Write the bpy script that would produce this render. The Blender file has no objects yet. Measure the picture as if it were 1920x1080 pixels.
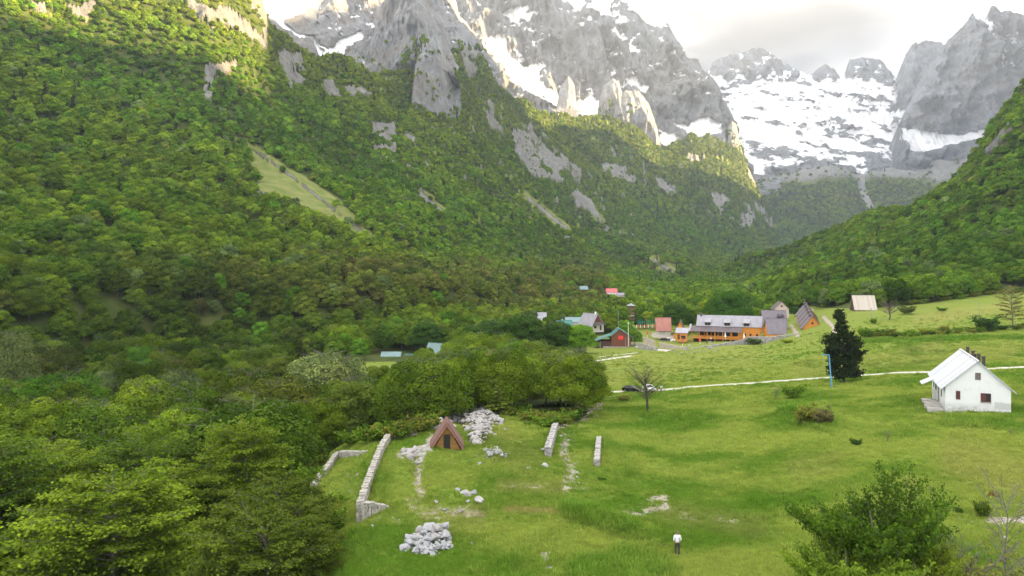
import bpy, bmesh, math, random
import numpy as np
from math import radians, sin, cos, pi, sqrt
from mathutils import Vector, Matrix

SC = bpy.context.scene
COL = SC.collection
F, CX, HY = 1330.0, 960.0, 500.0      # focal length, centre column and horizon row in photo pixels

# ------------------------------------------------------------------ camera, light, exposure
cam_d = bpy.data.cameras.new('camera'); cam = bpy.data.objects.new('camera', cam_d); COL.objects.link(cam)
cam_d.sensor_width = 36.0; cam_d.lens = F / 1920 * 36.0; cam_d.shift_y = -(540 - HY) / 1920
cam_d.clip_start = 0.5; cam_d.clip_end = 60000
cam.rotation_euler = (radians(90), 0, 0); SC.camera = cam
SUN_EL, SUN_B = radians(16), radians(4)          # low sun, out of frame to the right and a little behind
sd = Vector((cos(SUN_EL) * cos(SUN_B), -cos(SUN_EL) * sin(SUN_B), sin(SUN_EL)))
sun_d = bpy.data.lights.new('sun', 'SUN'); sun = bpy.data.objects.new('sun', sun_d); COL.objects.link(sun)
sun_d.energy = 5.0; sun_d.angle = radians(0.5); sun_d.color = (1.0, 0.73, 0.38)
sun.rotation_euler = sd.to_track_quat('Z', 'Y').to_euler()
SC.view_settings.view_transform = 'Standard'; SC.view_settings.look = 'None'
SC.view_settings.exposure = 2.95; SC.view_settings.gamma = 1.0
cy = SC.cycles
cy.max_bounces = 5; cy.diffuse_bounces = 3; cy.glossy_bounces = 2; cy.transmission_bounces = 3; cy.volume_bounces = 0
cy.transparent_max_bounces = 6; cy.caustics_reflective = False; cy.caustics_refractive = False
cy.sample_clamp_indirect = 4.0

class NT:
    """small helper round a node tree"""
    def __init__(s, tree): s.t = tree; s.t.nodes.clear()
    def n(s, typ, **kw):
        nd = s.t.nodes.new(typ)
        ins = kw.pop('ins', {})
        for k, v in kw.items(): setattr(nd, k, v)
        for k, v in ins.items(): s.put(nd.inputs[k], v)
        return nd
    def put(s, sock, v):
        if isinstance(v, bpy.types.NodeSocket): s.t.links.new(v, sock)
        elif isinstance(v, (tuple, list)) and len(v) == 3 and sock.type == 'RGBA': sock.default_value = (*v, 1)
        else: sock.default_value = v
    def math(s, op, a, b=0.0, c=0.0, clamp=False):
        nd = s.n('ShaderNodeMath', operation=op, use_clamp=clamp)
        for i, v in enumerate((a, b, c)): s.put(nd.inputs[i], v)
        return nd.outputs[0]
    def mix(s, f, a, b, mode='MIX'):
        nd = s.n('ShaderNodeMix', data_type='RGBA', blend_type=mode)
        s.put(nd.inputs[0], f); s.put(nd.inputs[6], a); s.put(nd.inputs[7], b)
        return nd.outputs[2]
    def noise(s, vec, scale, detail=4, rough=0.55, dist=0.0, col=False):
        nd = s.n('ShaderNodeTexNoise', ins={'Scale': scale, 'Detail': detail, 'Roughness': rough, 'Distortion': dist})
        if vec is not None: s.put(nd.inputs['Vector'], vec)
        return nd.outputs['Color' if col else 'Fac']
    def ramp(s, f, stops, interp='LINEAR'):
        nd = s.n('ShaderNodeValToRGB'); s.put(nd.inputs[0], f); cr = nd.color_ramp; cr.interpolation = interp
        while len(cr.elements) < len(stops): cr.elements.new(0.5)
        for e, (p, c) in zip(cr.elements, stops):
            e.position = p; e.color = (*c, 1) if isinstance(c, tuple) else (c, c, c, 1)
        return nd.outputs[0]
    def remap(s, v, a, b, c=0.0, d=1.0):
        nd = s.n('ShaderNodeMapRange', ins={'Value': v, 'From Min': a, 'From Max': b, 'To Min': c, 'To Max': d})
        return nd.outputs[0]
    def attr(s, name, typ='GEOMETRY', out='Fac'):
        return s.n('ShaderNodeAttribute', attribute_name=name, attribute_type=typ).outputs[out]
    def vmap(s, vec, scale=(1, 1, 1), rot=(0, 0, 0)):
        nd = s.n('ShaderNodeMapping', ins={'Vector': vec}); nd.inputs['Scale'].default_value = scale; nd.inputs['Rotation'].default_value = rot
        return nd.outputs[0]

# ------------------------------------------------------------------ world: Nishita sky under a bright broken overcast
world = bpy.data.worlds.new('World'); SC.world = world; world.use_nodes = True
w = NT(world.node_tree)
sky = w.n('ShaderNodeTexSky', sky_type='NISHITA', sun_disc=False, sun_elevation=SUN_EL,
          sun_rotation=math.atan2(sd.x, sd.y), air_density=1.0, dust_density=2.0)
tc = w.n('ShaderNodeTexCoord').outputs['Generated']
cl = w.noise(w.vmap(tc, (1, 1, 3.2)), 1.7, 5, 0.5, 0.3)
SKY_L = 0.345
cloud = w.ramp(cl, [(0.36, (0.62, 0.65, 0.72)), (0.50, (0.93, 0.95, 0.99)), (0.62, (1.2, 1.19, 1.15))])
# a darker cloud belly stands over the head of the valley
dv = w.n('ShaderNodeVectorMath', operation='DISTANCE', ins={0: w.n('ShaderNodeVectorMath', operation='MULTIPLY', ins={0: tc, 1: (1, 1, 2.6)}).outputs[0],
         1: (0.23, 0.925, 0.74)}).outputs['Value']
belly = w.math('MULTIPLY', w.remap(dv, 0.20, 0.56, 1, 0), w.remap(w.noise(w.vmap(tc, (2.2, 2.2, 7)), 2.0, 4, 0.5), 0.3, 0.6, 0.75, 1.0))
cloud = w.mix(belly, cloud, (0.025, 0.032, 0.056))
bg1 = w.n('ShaderNodeBackground', ins={'Color': sky.outputs[0], 'Strength': 0.06})
bg2 = w.n('ShaderNodeBackground', ins={'Color': cloud, 'Strength': SKY_L * 1.0})
cov = w.remap(cl, 0.26, 0.40, 0.82, 1.0)
ms = w.n('ShaderNodeMixShader', ins={0: cov, 1: bg1.outputs[0], 2: bg2.outputs[0]})
w.n('ShaderNodeOutputWorld', ins={'Surface': ms.outputs[0]})

# ------------------------------------------------------------------ numpy noise
def _h(ix, iy, iz, seed):
    n = (ix.astype(np.int64) * 374761393 + iy.astype(np.int64) * 668265263 + iz.astype(np.int64) * 2147483647 + seed * 974634777) & 0xffffffff
    n = ((n ^ (n >> 13)) * 1274126177) & 0xffffffff
    n = ((n ^ (n >> 16)) * 2246822519) & 0xffffffff
    return ((n ^ (n >> 15)) & 0xffffff) / float(0xffffff)
def vnoise(x, y, z=None, seed=0):
    x = np.asarray(x, float); y = np.asarray(y, float)
    x0 = np.floor(x); y0 = np.floor(y); fx = x - x0; fy = y - y0
    fx = fx * fx * (3 - 2 * fx); fy = fy * fy * (3 - 2 * fy)
    def plane(zi):
        a = _h(x0, y0, zi, seed); b = _h(x0 + 1, y0, zi, seed); c = _h(x0, y0 + 1, zi, seed); d = _h(x0 + 1, y0 + 1, zi, seed)
        return (a * (1 - fx) + b * fx) * (1 - fy) + (c * (1 - fx) + d * fx) * fy
    if z is None: return plane(np.zeros_like(x0)) * 2 - 1
    z = np.asarray(z, float); z0 = np.floor(z); fz = z - z0; fz = fz * fz * (3 - 2 * fz)
    return (plane(z0) * (1 - fz) + plane(z0 + 1) * fz) * 2 - 1
def fbm(x, y, z=None, oct=4, seed=0, gain=0.5):
    s = 0; a = 1; t = 0
    for i in range(oct):
        k = 2.03 ** i
        s = s + a * vnoise(x * k + i * 17.3, y * k - i * 9.1, None if z is None else z * k, seed + i); t += a; a *= gain
    return s / t
def ridged(x, y, z=None, oct=4, seed=0, gain=0.55):
    s = 0; a = 1; t = 0
    for i in range(oct):
        k = 2.1 ** i
        s = s + a * (1 - 2 * np.abs(vnoise(x * k + i * 5.3, y * k + i * 3.7, None if z is None else z * k, seed + i))); t += a; a *= gain
    return s / t
def smooth(a, b, v):
    t = np.clip((v - a) / (b - a), 0, 1); return t * t * (3 - 2 * t)
def inpoly(px, py, poly):
    px = np.asarray(px, float); py = np.asarray(py, float); r = np.zeros(px.shape, bool); n = len(poly)
    for i in range(n):
        x1, y1 = poly[i]; x2, y2 = poly[(i + 1) % n]
        if y1 == y2: continue
        c = ((y1 > py) != (y2 > py)) & (px < (x2 - x1) * (py - y1) / (y2 - y1) + x1)
        r ^= c
    return r
def dline(px, py, line):
    """distance to a polyline"""
    d = np.full(np.shape(px), 1e9)
    for (x1, y1), (x2, y2) in zip(line[:-1], line[1:]):
        L2 = (x2 - x1) ** 2 + (y2 - y1) ** 2 + 1e-9
        t = np.clip(((px - x1) * (x2 - x1) + (py - y1) * (y2 - y1)) / L2, 0, 1)
        d = np.minimum(d, np.hypot(px - x1 - t * (x2 - x1), py - y1 - t * (y2 - y1)))
    return d

# ------------------------------------------------------------------ object helpers
def tag(o, label=None, cat=None, group=None, kind=None):
    if label: o['label'] = label
    if cat: o['category'] = cat
    if group: o['group'] = group
    if kind: o['kind'] = kind
    return o
def empty(name, loc, rz=0.0, label=None, cat=None, group=None):
    o = bpy.data.objects.new(name, None); COL.objects.link(o); o.location = loc; o.rotation_euler = (0, 0, rz); o.empty_display_size = 0.3
    return tag(o, label, cat, group)
def mesh_np(name, v, f, mat=None, attrs=None, smooth_=False, link=True, mats=None, fm=None):
    """v (n,3), f (m,4) or (m,3) arrays"""
    me = bpy.data.meshes.new(name); v = np.ascontiguousarray(v, np.float32); f = np.ascontiguousarray(f, np.int32)
    me.vertices.add(len(v)); me.vertices.foreach_set('co', v.ravel())
    k = f.shape[1]; me.loops.add(f.size); me.polygons.add(len(f))
    me.loops.foreach_set('vertex_index', f.ravel()); me.polygons.foreach_set('loop_start', np.arange(0, f.size, k, dtype=np.int32))
    me.polygons.foreach_set('loop_total', np.full(len(f), k, np.int32))
    if smooth_: me.polygons.foreach_set('use_smooth', np.ones(len(f), bool))
    for m in (mats or ([mat] if mat else [])): me.materials.append(m)
    if fm is not None: me.polygons.foreach_set('material_index', np.asarray(fm, np.int32))
    me.update(calc_edges=True)
    for an, (dom, typ, data) in (attrs or {}).items():
        a = me.attributes.new(an, typ, dom); a.data.foreach_set('value' if typ == 'FLOAT' else 'vector', np.ascontiguousarray(data, np.float32).ravel())
    if not link: return me
    o = bpy.data.objects.new(name, me); COL.objects.link(o); return o
def grid_faces(nr, nc):
    i = np.arange(nr - 1)[:, None] * nc + np.arange(nc - 1)[None, :]
    return np.stack([i, i + 1, i + nc + 1, i + nc], -1).reshape(-1, 4)

class MB:
    """collects boxes, prisms, tubes and quads into ONE mesh"""
    def __init__(s): s.v = []; s.f = []
    def add(s, vs, fs):
        b = len(s.v); s.v += [tuple(p) for p in vs]; s.f += [[b + i for i in q] for q in fs]; return s
    def box(s, x0, x1, y0, y1, z0, z1, rz=0.0, c=(0, 0)):
        vs = [(x, y, z) for z in (z0, z1) for (x, y) in ((x0, y0), (x1, y0), (x1, y1), (x0, y1))]
        if rz: vs = [(c[0] + (x - c[0]) * cos(rz) - (y - c[1]) * sin(rz), c[1] + (x - c[0]) * sin(rz) + (y - c[1]) * cos(rz), z) for x, y, z in vs]
        return s.add(vs, [(3, 2, 1, 0), (4, 5, 6, 7), (0, 1, 5, 4), (1, 2, 6, 5), (2, 3, 7, 6), (3, 0, 4, 7)])
    def slab(s, p, t):
        """quad p (4 points) thickened downward/inward by vector t"""
        p = [Vector(q) for q in p]; t = Vector(t); q = [a + t for a in p]
        return s.add(p + q, [(0, 1, 2, 3), (7, 6, 5, 4), (0, 4, 5, 1), (1, 5, 6, 2), (2, 6, 7, 3), (3, 7, 4, 0)])
    def prism(s, poly, axis, a0, a1):
        """extrude 2-D polygon along an axis: 'x' (poly in y,z) or 'y' (poly in x,z) or 'z'"""
        def P(u, v, a): return (a, u, v) if axis == 'x' else ((u, a, v) if axis == 'y' else (u, v, a))
        n = len(poly); vs = [P(u, v, a0) for u, v in poly] + [P(u, v, a1) for u, v in poly]
        return s.add(vs, [tuple(range(n))[::-1], tuple(range(n, 2 * n))] + [(i, (i + 1) % n, n + (i + 1) % n, n + i) for i in range(n)])
    def tube(s, pts, rad, n=6):
        pts = [Vector(p) for p in pts]; rad = rad if isinstance(rad, (list, tuple)) else [rad] * len(pts); b = len(s.v)
        for i, p in enumerate(pts):
            d = (pts[min(i + 1, len(pts) - 1)] - pts[max(i - 1, 0)]).normalized()
            u = d.cross(Vector((0.31, 0.95, 0.07) if abs(d.z) > 0.9 else (0, 0, 1))).normalized(); q = d.cross(u)
            for k in range(n):
                a = 2 * pi * k / n; s.v.append(tuple(p + (u * cos(a) + q * sin(a)) * rad[i]))
        for i in range(len(pts) - 1):
            for k in range(n): s.f.append([b + i * n + k, b + i * n + (k + 1) % n, b + (i + 1) * n + (k + 1) % n, b + (i + 1) * n + k])
        s.f.append([b + k for k in range(n)][::-1]); s.f.append([b + (len(pts) - 1) * n + k for k in range(n)]); return s
    def ball(s, c, r, sq=(1, 1, 1), nu=10, nv=7):
        b = len(s.v)
        s.v.append((c[0], c[1], c[2] - r * sq[2]))
        for j in range(1, nv):
            a = -pi / 2 + pi * j / nv
            for i in range(nu): s.v.append((c[0] + r * sq[0] * cos(a) * cos(2 * pi * i / nu), c[1] + r * sq[1] * cos(a) * sin(2 * pi * i / nu), c[2] + r * sq[2] * sin(a)))
        s.v.append((c[0], c[1], c[2] + r * sq[2])); t = len(s.v) - 1
        for i in range(nu):
            s.f.append([b, b + 1 + (i + 1) % nu, b + 1 + i]); s.f.append([t, t - nu + i, t - nu + (i + 1) % nu])
            for j in range(nv - 2):
                q = b + 1 + j * nu; s.f.append([q + i, q + (i + 1) % nu, q + nu + (i + 1) % nu, q + nu + i])
        return s
    def build(s, name, mat, parent=None, smooth_=False, bevel=0.0):
        me = bpy.data.meshes.new(name); me.from_pydata(s.v, [], s.f); me.update()
        if smooth_: me.polygons.foreach_set('use_smooth', [True] * len(me.polygons))
        if mat: me.materials.append(mat)
        o = bpy.data.objects.new(name, me); COL.objects.link(o)
        if parent: o.parent = parent
        if bevel:
            m = o.modifiers.new('bevel', 'BEVEL'); m.width = bevel; m.segments = 2; m.limit_method = 'ANGLE'
        return o
def kids(o, kidmap): return kidmap.get(o, [])
def copy_tree(o, parent=None):
    c = o.copy(); COL.objects.link(c)
    if parent is not None: c.parent = parent
    for ch in list(o.children): copy_tree(ch, c)
    return c

# ------------------------------------------------------------------ materials
def mat(name): m = bpy.data.materials.new(name); m.use_nodes = True; return m, NT(m.node_tree)
def plain(name, col, rough=0.8, var=0.25, scale=3.0, bump=0.0, stretch=(1, 1, 1), col2=None, metal=0.0):
    m, t = mat(name); P = t.n('ShaderNodeTexCoord').outputs['Object']
    n = t.noise(t.vmap(P, stretch), scale, 5, 0.6)
    c2 = col2 or tuple(c * (1 - var * 2) for c in col); c1 = tuple(min(1, c * (1 + var)) for c in col)
    c = t.mix(t.remap(n, 0.3, 0.7), c1 if not col2 else col, c2)
    b = t.n('ShaderNodeBsdfPrincipled', ins={'Base Color': c, 'Roughness': rough, 'Metallic': metal})
    if bump:
        t.put(b.inputs['Normal'], t.n('ShaderNodeBump', ins={'Strength': 0.7, 'Distance': bump, 'Height': n}).outputs[0])
    t.n('ShaderNodeOutputMaterial', ins={'Surface': b.outputs[0]}); return m
def boards(name, col, pitch=0.18, axis=2, dark=0.45, rough=0.75):
    """planks, seams across one axis"""
    m, t = mat(name); P = t.n('ShaderNodeTexCoord').outputs['Object']
    s = t.n('ShaderNodeSeparateXYZ', ins={0: P}).outputs[axis]
    k = t.math('DIVIDE', s, pitch); fr = t.math('FRACT', k); fl = t.math('FLOOR', k)
    seam = t.math('LESS_THAN', fr, 0.12)
    rnd = t.n('ShaderNodeTexWhiteNoise', noise_dimensions='1D', ins={'W': fl}).outputs[0]
    n = t.noise(t.vmap(P, (1, 1, 6) if axis == 2 else (6, 1, 1)), 2.0, 5, 0.6)
    c = t.mix(t.math('ADD', t.math('MULTIPLY', rnd, 0.5), t.math('MULTIPLY', n, 0.5)), tuple(x * 0.72 for x in col), tuple(min(1, x * 1.2) for x in col))
    c = t.mix(t.math('MULTIPLY', seam, 1 - dark), c, (0.03, 0.02, 0.012))
    b = t.n('ShaderNodeBsdfPrincipled', ins={'Base Color': c, 'Roughness': rough})
    t.n('ShaderNodeOutputMaterial', ins={'Surface': b.outputs[0]}); return m
# ------------------------------------------------------------------ terrain height: lofted profiles
def loft(cols, near_mode='z'):
    """cols: {px: [(Y, py), ...]} same node count; returns f(px, Y) -> z by interpolating nodes over px, then over log Y"""
    ks = sorted(cols); A = np.array([[(math.log(Y), (HY - p) / F * Y) for Y, p in cols[k]] for k in ks])
    return np.array(ks, float), A
def loft_eval(L, px, Y, below=-0.9, above=-0.7):
    ks, A = L; px = np.asarray(px, float); Y = np.asarray(Y, float); n = A.shape[1]
    LY = np.stack([np.interp(px, ks, A[:, i, 0]) for i in range(n)]); Z = np.stack([np.interp(px, ks, A[:, i, 1]) for i in range(n)])
    ly = np.log(Y); out = Z[0] + below * (np.exp(LY[0]) - Y)
    for i in range(n - 1):
        t = (ly - LY[i]) / (LY[i + 1] - LY[i]); m = (t >= 0) & (t <= 1)
        t2 = np.clip(t, 0, 1)
        out = np.where(m, Z[i] * (1 - t2) + Z[i + 1] * t2, out)
    m = ly > LY[-1]
    return np.where(m, Z[-1] + above * (Y - np.exp(LY[-1])), out)
def zc(*l): return [(Y, HY - z * F / Y) for Y, z in l]
GY = (14, 35, 50, 65, 83, 100, 125, 165, 220, 300, 420, 700, 1500, 4000)
def gz(*z): return zc(*zip(GY, z))
GROUND = loft({
 -900: gz(-26, -26, -26, -27, -27, -28, -29, -30, -31, -30, -28, -22, -15, 40),
 0:    gz(-28, -29, -31, -33, -34, -35, -36, -36, -35, -34, -32, -25, -17, 40),
 300:  gz(-27, -29, -31, -33, -34.5, -35, -36, -36, -36, -35, -33, -26, -17, 40),
 480:  gz(-25, -26.5, -28, -30, -31, -33, -35, -37, -37, -36, -33, -26, -17, 40),
 590:  gz(-21, -22.5, -24, -25, -25.0, -28, -34, -37, -37, -36, -33, -26, -17, 40),
 640:  gz(-20.5, -22, -22.8, -23.3, -23.8, -25.5, -33, -36, -36.5, -35.5, -33, -26, -17, 40),
 700:  gz(-20, -21.2, -22, -22.2, -21.6, -23, -31, -35, -36, -35.5, -33, -26, -17, 40),
 800:  gz(-19.5, -20.8, -21.8, -22.0, -21.5, -22.5, -28.5, -34, -36, -35.5, -33, -26, -17, 40),
 960:  gz(-19, -20.5, -21.7, -21.9, -22.3, -23.0, -25.5, -32, -35.5, -35.5, -33.5, -26, -17, 40),
 1100: gz(-18.5, -20, -21.4, -22.2, -23.0, -24.2, -26.4, -30, -31, -34, -34, -26, -17, 40),
 1270: gz(-18, -19.7, -21.1, -22.2, -23.6, -25.0, -26.2, -29, -31, -32.7, -33, -26, -17, 40),
 1430: gz(-17.5, -19.5, -20.6, -21.4, -22.5, -23.4, -24.8, -27, -29, -31.0, -31, -25, -17, 40),
 1600: gz(-17, -19, -19.8, -20.4, -21.1, -21.8, -23.2, -24.6, -23.2, -18.0, -17, -17, -10, 40),
 1830: gz(-17, -19, -19.4, -19.9, -20.1, -20.15, -20.6, -21.4, -20.6, -14.0, -13, -12, -5, 40),
 1920: gz(-17, -19, -19.3, -19.8, -20, -20.0, -20.4, -21.2, -20.2, -13.0, -11, -10, 0, 40),
 2400: gz(-16, -18, -18.5, -19, -19, -19, -19.5, -20, -18, -12, -8, -5, 5, 50)})
LEFT = loft({
 -900: [(130,600),(180,480),(230,350),(300,200),(380,50),(470,-100),(700,-300)],
 -400: [(170,600),(210,500),(270,350),(330,200),(400,50),(480,-100),(750,-300)],
 0:    [(230,600),(270,500),(350,390),(430,270),(510,140),(600,-10),(850,-250)],
 200:  [(260,590),(310,500),(400,390),(490,280),(580,170),(680,40),(900,-120)],
 400:  [(290,590),(350,500),(460,390),(560,290),(670,190),(740,80),(820,-60)],
 485:  [(310,590),(380,500),(500,400),(620,300),(740,200),(830,100),(900,-30)],
 500:  [(312,590),(382,500),(505,400),(630,300),(750,200),(850,110),(940,40)],
 530:  [(315,588),(392,500),(520,400),(650,305),(780,215),(890,125),(980,58)],
 600:  [(320,580),(420,500),(560,400),(700,315),(830,240),(950,170),(1060,118)],
 700:  [(350,575),(480,500),(650,400),(800,325),(950,260),(1100,200),(1230,142)],
 770:  [(370,572),(540,500),(750,400),(900,335),(1080,270),(1220,210),(1340,140)],
 870:  [(420,568),(650,500),(900,400),(1100,335),(1280,270),(1420,200),(1540,92)],
 900:  [(440,567),(690,500),(960,400),(1180,335),(1380,270),(1520,200),(1640,95)],
 930:  [(460,565),(740,500),(1030,402),(1260,338),(1480,274),(1640,215),(1780,123)],
 960:  [(480,564),(780,500),(1100,405),(1330,342),(1580,280),(1760,228),(1930,175)],
 1000: [(520,562),(850,500),(1200,412),(1450,352),(1750,295),(1950,248),(2150,203)],
 1060: [(560,559),(980,503),(1400,420),(1700,362),(1960,305),(2200,256),(2420,215)],
 1100: [(600,556),(1100,505),(1600,432),(1900,372),(2150,314),(2400,264),(2600,221)],
 1150: [(650,554),(1200,508),(1700,444),(2000,385),(2250,330),(2500,280),(2700,212)],
 1200: [(700,550),(1300,511),(1800,458),(2100,405),(2350,355),(2600,305),(2800,245)],
 1240: [(750,549),(1350,512),(1850,464),(2150,414),(2420,366),(2700,325),(2900,284)],
 1265: [(780,548),(1380,513),(1900,468),(2200,418),(2480,368),(2750,320),(2970,264)],
 1300: [(830,546),(1430,514),(1980,474),(2300,424),(2560,372),(2800,316),(3040,246)],
 1340: [(900,545),(1500,515),(2100,483),(2400,434),(2650,384),(2850,326),(3100,253)],
 1385: [(950,543),(1600,515),(2150,488),(2500,446),(2730,404),(2940,350),(3150,278)],
 1420: [(1000,541),(1680,514),(2200,492),(2580,462),(2790,430),(2980,396),(3180,340)],
 1440: [(1000,540),(1700,514),(2210,496),(2600,474),(2800,452),(3000,430),(3200,392)],
 1475: [(1000,540),(1700,516),(2220,506),(2620,498),(2820,490),(3020,480),(3220,470)],
 1600: [(1000,560),(1700,560),(2220,560),(2620,560),(2820,560),(3020,560),(3220,560)]})
RIGHT = loft({
 1180: [(1200,560),(1250,560),(1300,560),(1350,560),(1400,560),(1450,560),(1500,560)],
 1300: [(1150,532),(1210,531),(1270,530),(1330,529),(1390,528),(1450,527),(1520,526)],
 1400: [(700,538),(800,531),(900,524),(1000,516),(1100,512),(1200,508),(1300,506)],
 1500: [(450,552),(560,534),(680,519),(800,505),(900,494),(1000,485),(1100,478)],
 1600: [(380,565),(440,545),(520,520),(620,497),(700,472),(800,453),(950,438)],
 1740: [(340,565),(380,545),(440,510),(500,475),(560,440),(640,402),(750,366)],
 1800: [(335,560),(372,538),(425,496),(480,445),(540,400),(605,358),(700,325)],
 1850: [(330,555),(360,530),(410,480),(460,420),(510,360),(570,303),(660,243)],
 1920: [(330,550),(360,520),(400,460),(440,395),(490,320),(540,245),(620,152)],
 2300: [(300,535),(320,470),(350,360),(380,250),(420,130),(470,0),(600,-150)],
 2900: [(240,525),(260,460),(290,340),(320,230),(360,120),(400,-10),(550,-200)]})
FAR = loft({
 1100: [(2600,520),(3000,500),(3400,470),(3700,450),(3900,430),(4100,400),(4300,390)],
 1400: [(2600,510),(3000,490),(3400,450),(3700,410),(3900,375),(4100,345),(4300,330)],
 1450: [(2600,508),(3000,488),(3400,444),(3700,402),(3900,368),(4100,346),(4300,336)],
 1500: [(2600,505),(3000,482),(3400,436),(3700,396),(3900,360),(4100,335),(4300,322)],
 1560: [(2600,505),(3000,480),(3400,430),(3700,390),(3900,352),(4100,326),(4300,314)],
 1610: [(2600,505),(3000,482),(3400,440),(3700,402),(3900,370),(4100,345),(4300,332)],
 1660: [(2600,505),(3000,480),(3400,430),(3700,392),(3900,356),(4100,332),(4300,318)],
 1720: [(2600,505),(3000,478),(3400,426),(3700,386),(3900,350),(4100,326),(4300,312)],
 1800: [(2600,500),(3000,470),(3400,415),(3700,375),(3900,340),(4100,312),(4300,295)],
 2600: [(2600,450),(3000,420),(3400,380),(3700,350),(3900,320),(4100,290),(4300,270)]})

def poly_xy(px, Y): return (px - CX) / F * Y
def raw_height(px, Y, which=False):
    g = loft_eval(GROUND, px, Y, above=0.0); l = loft_eval(LEFT, px, Y); r = loft_eval(RIGHT, px, Y); f = loft_eval(FAR, px, Y, above=-0.3)
    st = np.stack([g, l, r, f]); return (st.max(0), st.argmax(0)) if which else st.max(0)
# table of heights over (px, log Y), slightly smoothed
TPX = np.concatenate([np.arange(-880, -40, 12.0), np.arange(-40, 1961, 2.5), np.arange(1970, 2601, 12.0)])
TLY = np.linspace(math.log(14.5), math.log(4900), 900)
_P, _L = np.meshgrid(TPX, TLY, indexing='ij'); _Y = np.exp(_L)
TZ, TW = raw_height(_P, _Y, True)
def box1(a, n, ax):
    k = np.ones(n) / n; p = [(0, 0), (0, 0)]; p[ax] = (n // 2, n // 2)
    b = np.pad(a, p, mode='edge'); c = np.cumsum(b, ax); z = np.zeros_like(np.take(c, [0], ax)); c = np.concatenate([z, c], ax)
    return (np.take(c, np.arange(n, c.shape[ax]), ax) - np.take(c, np.arange(0, c.shape[ax] - n), ax)) / n
TS = box1(box1(TZ / _Y, 5, 1), 7, 0); TS = box1(box1(TS, 5, 1), 7, 0); TZ = TS * _Y
_X = (_P - CX) / F * _Y
hill = smooth(0, 1, np.clip((TW > 0).astype(float), 0, 1)); hill = box1(box1(hill, 25, 1), 15, 0)
# gullies and spurs running down the slopes, bigger with distance
amp = 6 + _Y * 0.023
_g = ridged(_X / 130 + fbm(_X / 300, _Y / 300, oct=2, seed=5) * 1.2 + _Y / 600, _Y / 420 + TZ / 330, oct=4, seed=11)
crestf = 1.0 - 0.6 * smooth(1500, 2500, _Y)
TZ = TZ + hill * amp * _g * crestf * 0.9
# near ground relief: hummocks, banks
near = 1 - smooth(150, 330, _Y)
TZ = TZ + (1 - hill) * (0.35 * fbm(_X / 9, _Y / 9, oct=3, seed=3) + 0.10 * fbm(_X / 1.7, _Y / 1.7, oct=3, seed=4)) * near + (1 - hill) * (1 - near) * 0.8 * fbm(_X / 40, _Y / 40, oct=3, seed=6)
def to_xy(px, py, z):      # ground plane point of a pixel if ground height there is z
    Y = -z * F / (py - HY); return ((px - CX) / F * Y, Y)
def bump_line(pts, zr, w, h):
    global TZ
    TZ = TZ + h * np.exp(-(dline(_X, _Y, [to_xy(*p, zr) for p in pts]) / w) ** 2) * (_Y < 200)
# hollow lane, mound, terrace edge, raised knoll of the hut
bump_line([(1065, 955), (1110, 960), (1190, 995), (1230, 1010)], -21.3, 1.6, 0.9)
bump_line([(990, 1010), (1060, 965)], -21.3, 1.2, 0.6)
bump_line([(778, 860), (785, 900), (800, 935), (850, 958), (900, 965)], -22.0, 0.8, -0.55)
bump_line([(795, 850), (802, 890), (820, 922), (870, 940), (930, 950)], -22.0, 1.0, 0.35)
bump_line([(1070, 790), (1062, 860), (1075, 910)], -23.2, 1.5, -0.5)
bump_line([(880, 868), (925, 855)], -22.0, 1.3, 1.0)
bump_line([(1500, 770), (1560, 780)], -23.0, 3.0, 0.9)
bump_line([(1600, 645), (1700, 640), (1850, 628), (1950, 620)], -22.5, 2.0, 0.9)

def Hz(X, Y):
    X = np.asarray(X, float); Y = np.maximum(np.asarray(Y, float), 14.6)
    px = CX + X / Y * F; i = np.clip(np.interp(px, TPX, np.arange(len(TPX))), 0, len(TPX) - 1.001)
    j = np.clip((np.log(Y) - TLY[0]) / (TLY[1] - TLY[0]), 0, len(TLY) - 1.001)
    a = i.astype(int); b = j.astype(int); u = i - a; v = j - b
    return (TZ[a, b] * (1 - v) + TZ[a, b + 1] * v) * (1 - u) + (TZ[a + 1, b] * (1 - v) + TZ[a + 1, b + 1] * v) * u
def hit(px, py, y0=25.0, y1=4500.0):
    """first ground point seen at a pixel of the photograph"""
    Y = np.exp(np.linspace(math.log(y0), math.log(y1), 4000)); X = (px - CX) / F * Y
    d = Hz(X, Y) - (HY - py) / F * Y; k = np.argmax(d > 0)
    if k == 0: k = 1
    t = -d[k - 1] / (d[k] - d[k - 1] + 1e-9); y = Y[k - 1] + (Y[k] - Y[k - 1]) * np.clip(t, 0, 1); x = (px - CX) / F * y
    return Vector((float(x), float(y), float(Hz(x, y))))
def on(px, Y): x = (px - CX) / F * Y; return Vector((float(x), float(Y), float(Hz(x, Y))))

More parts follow.
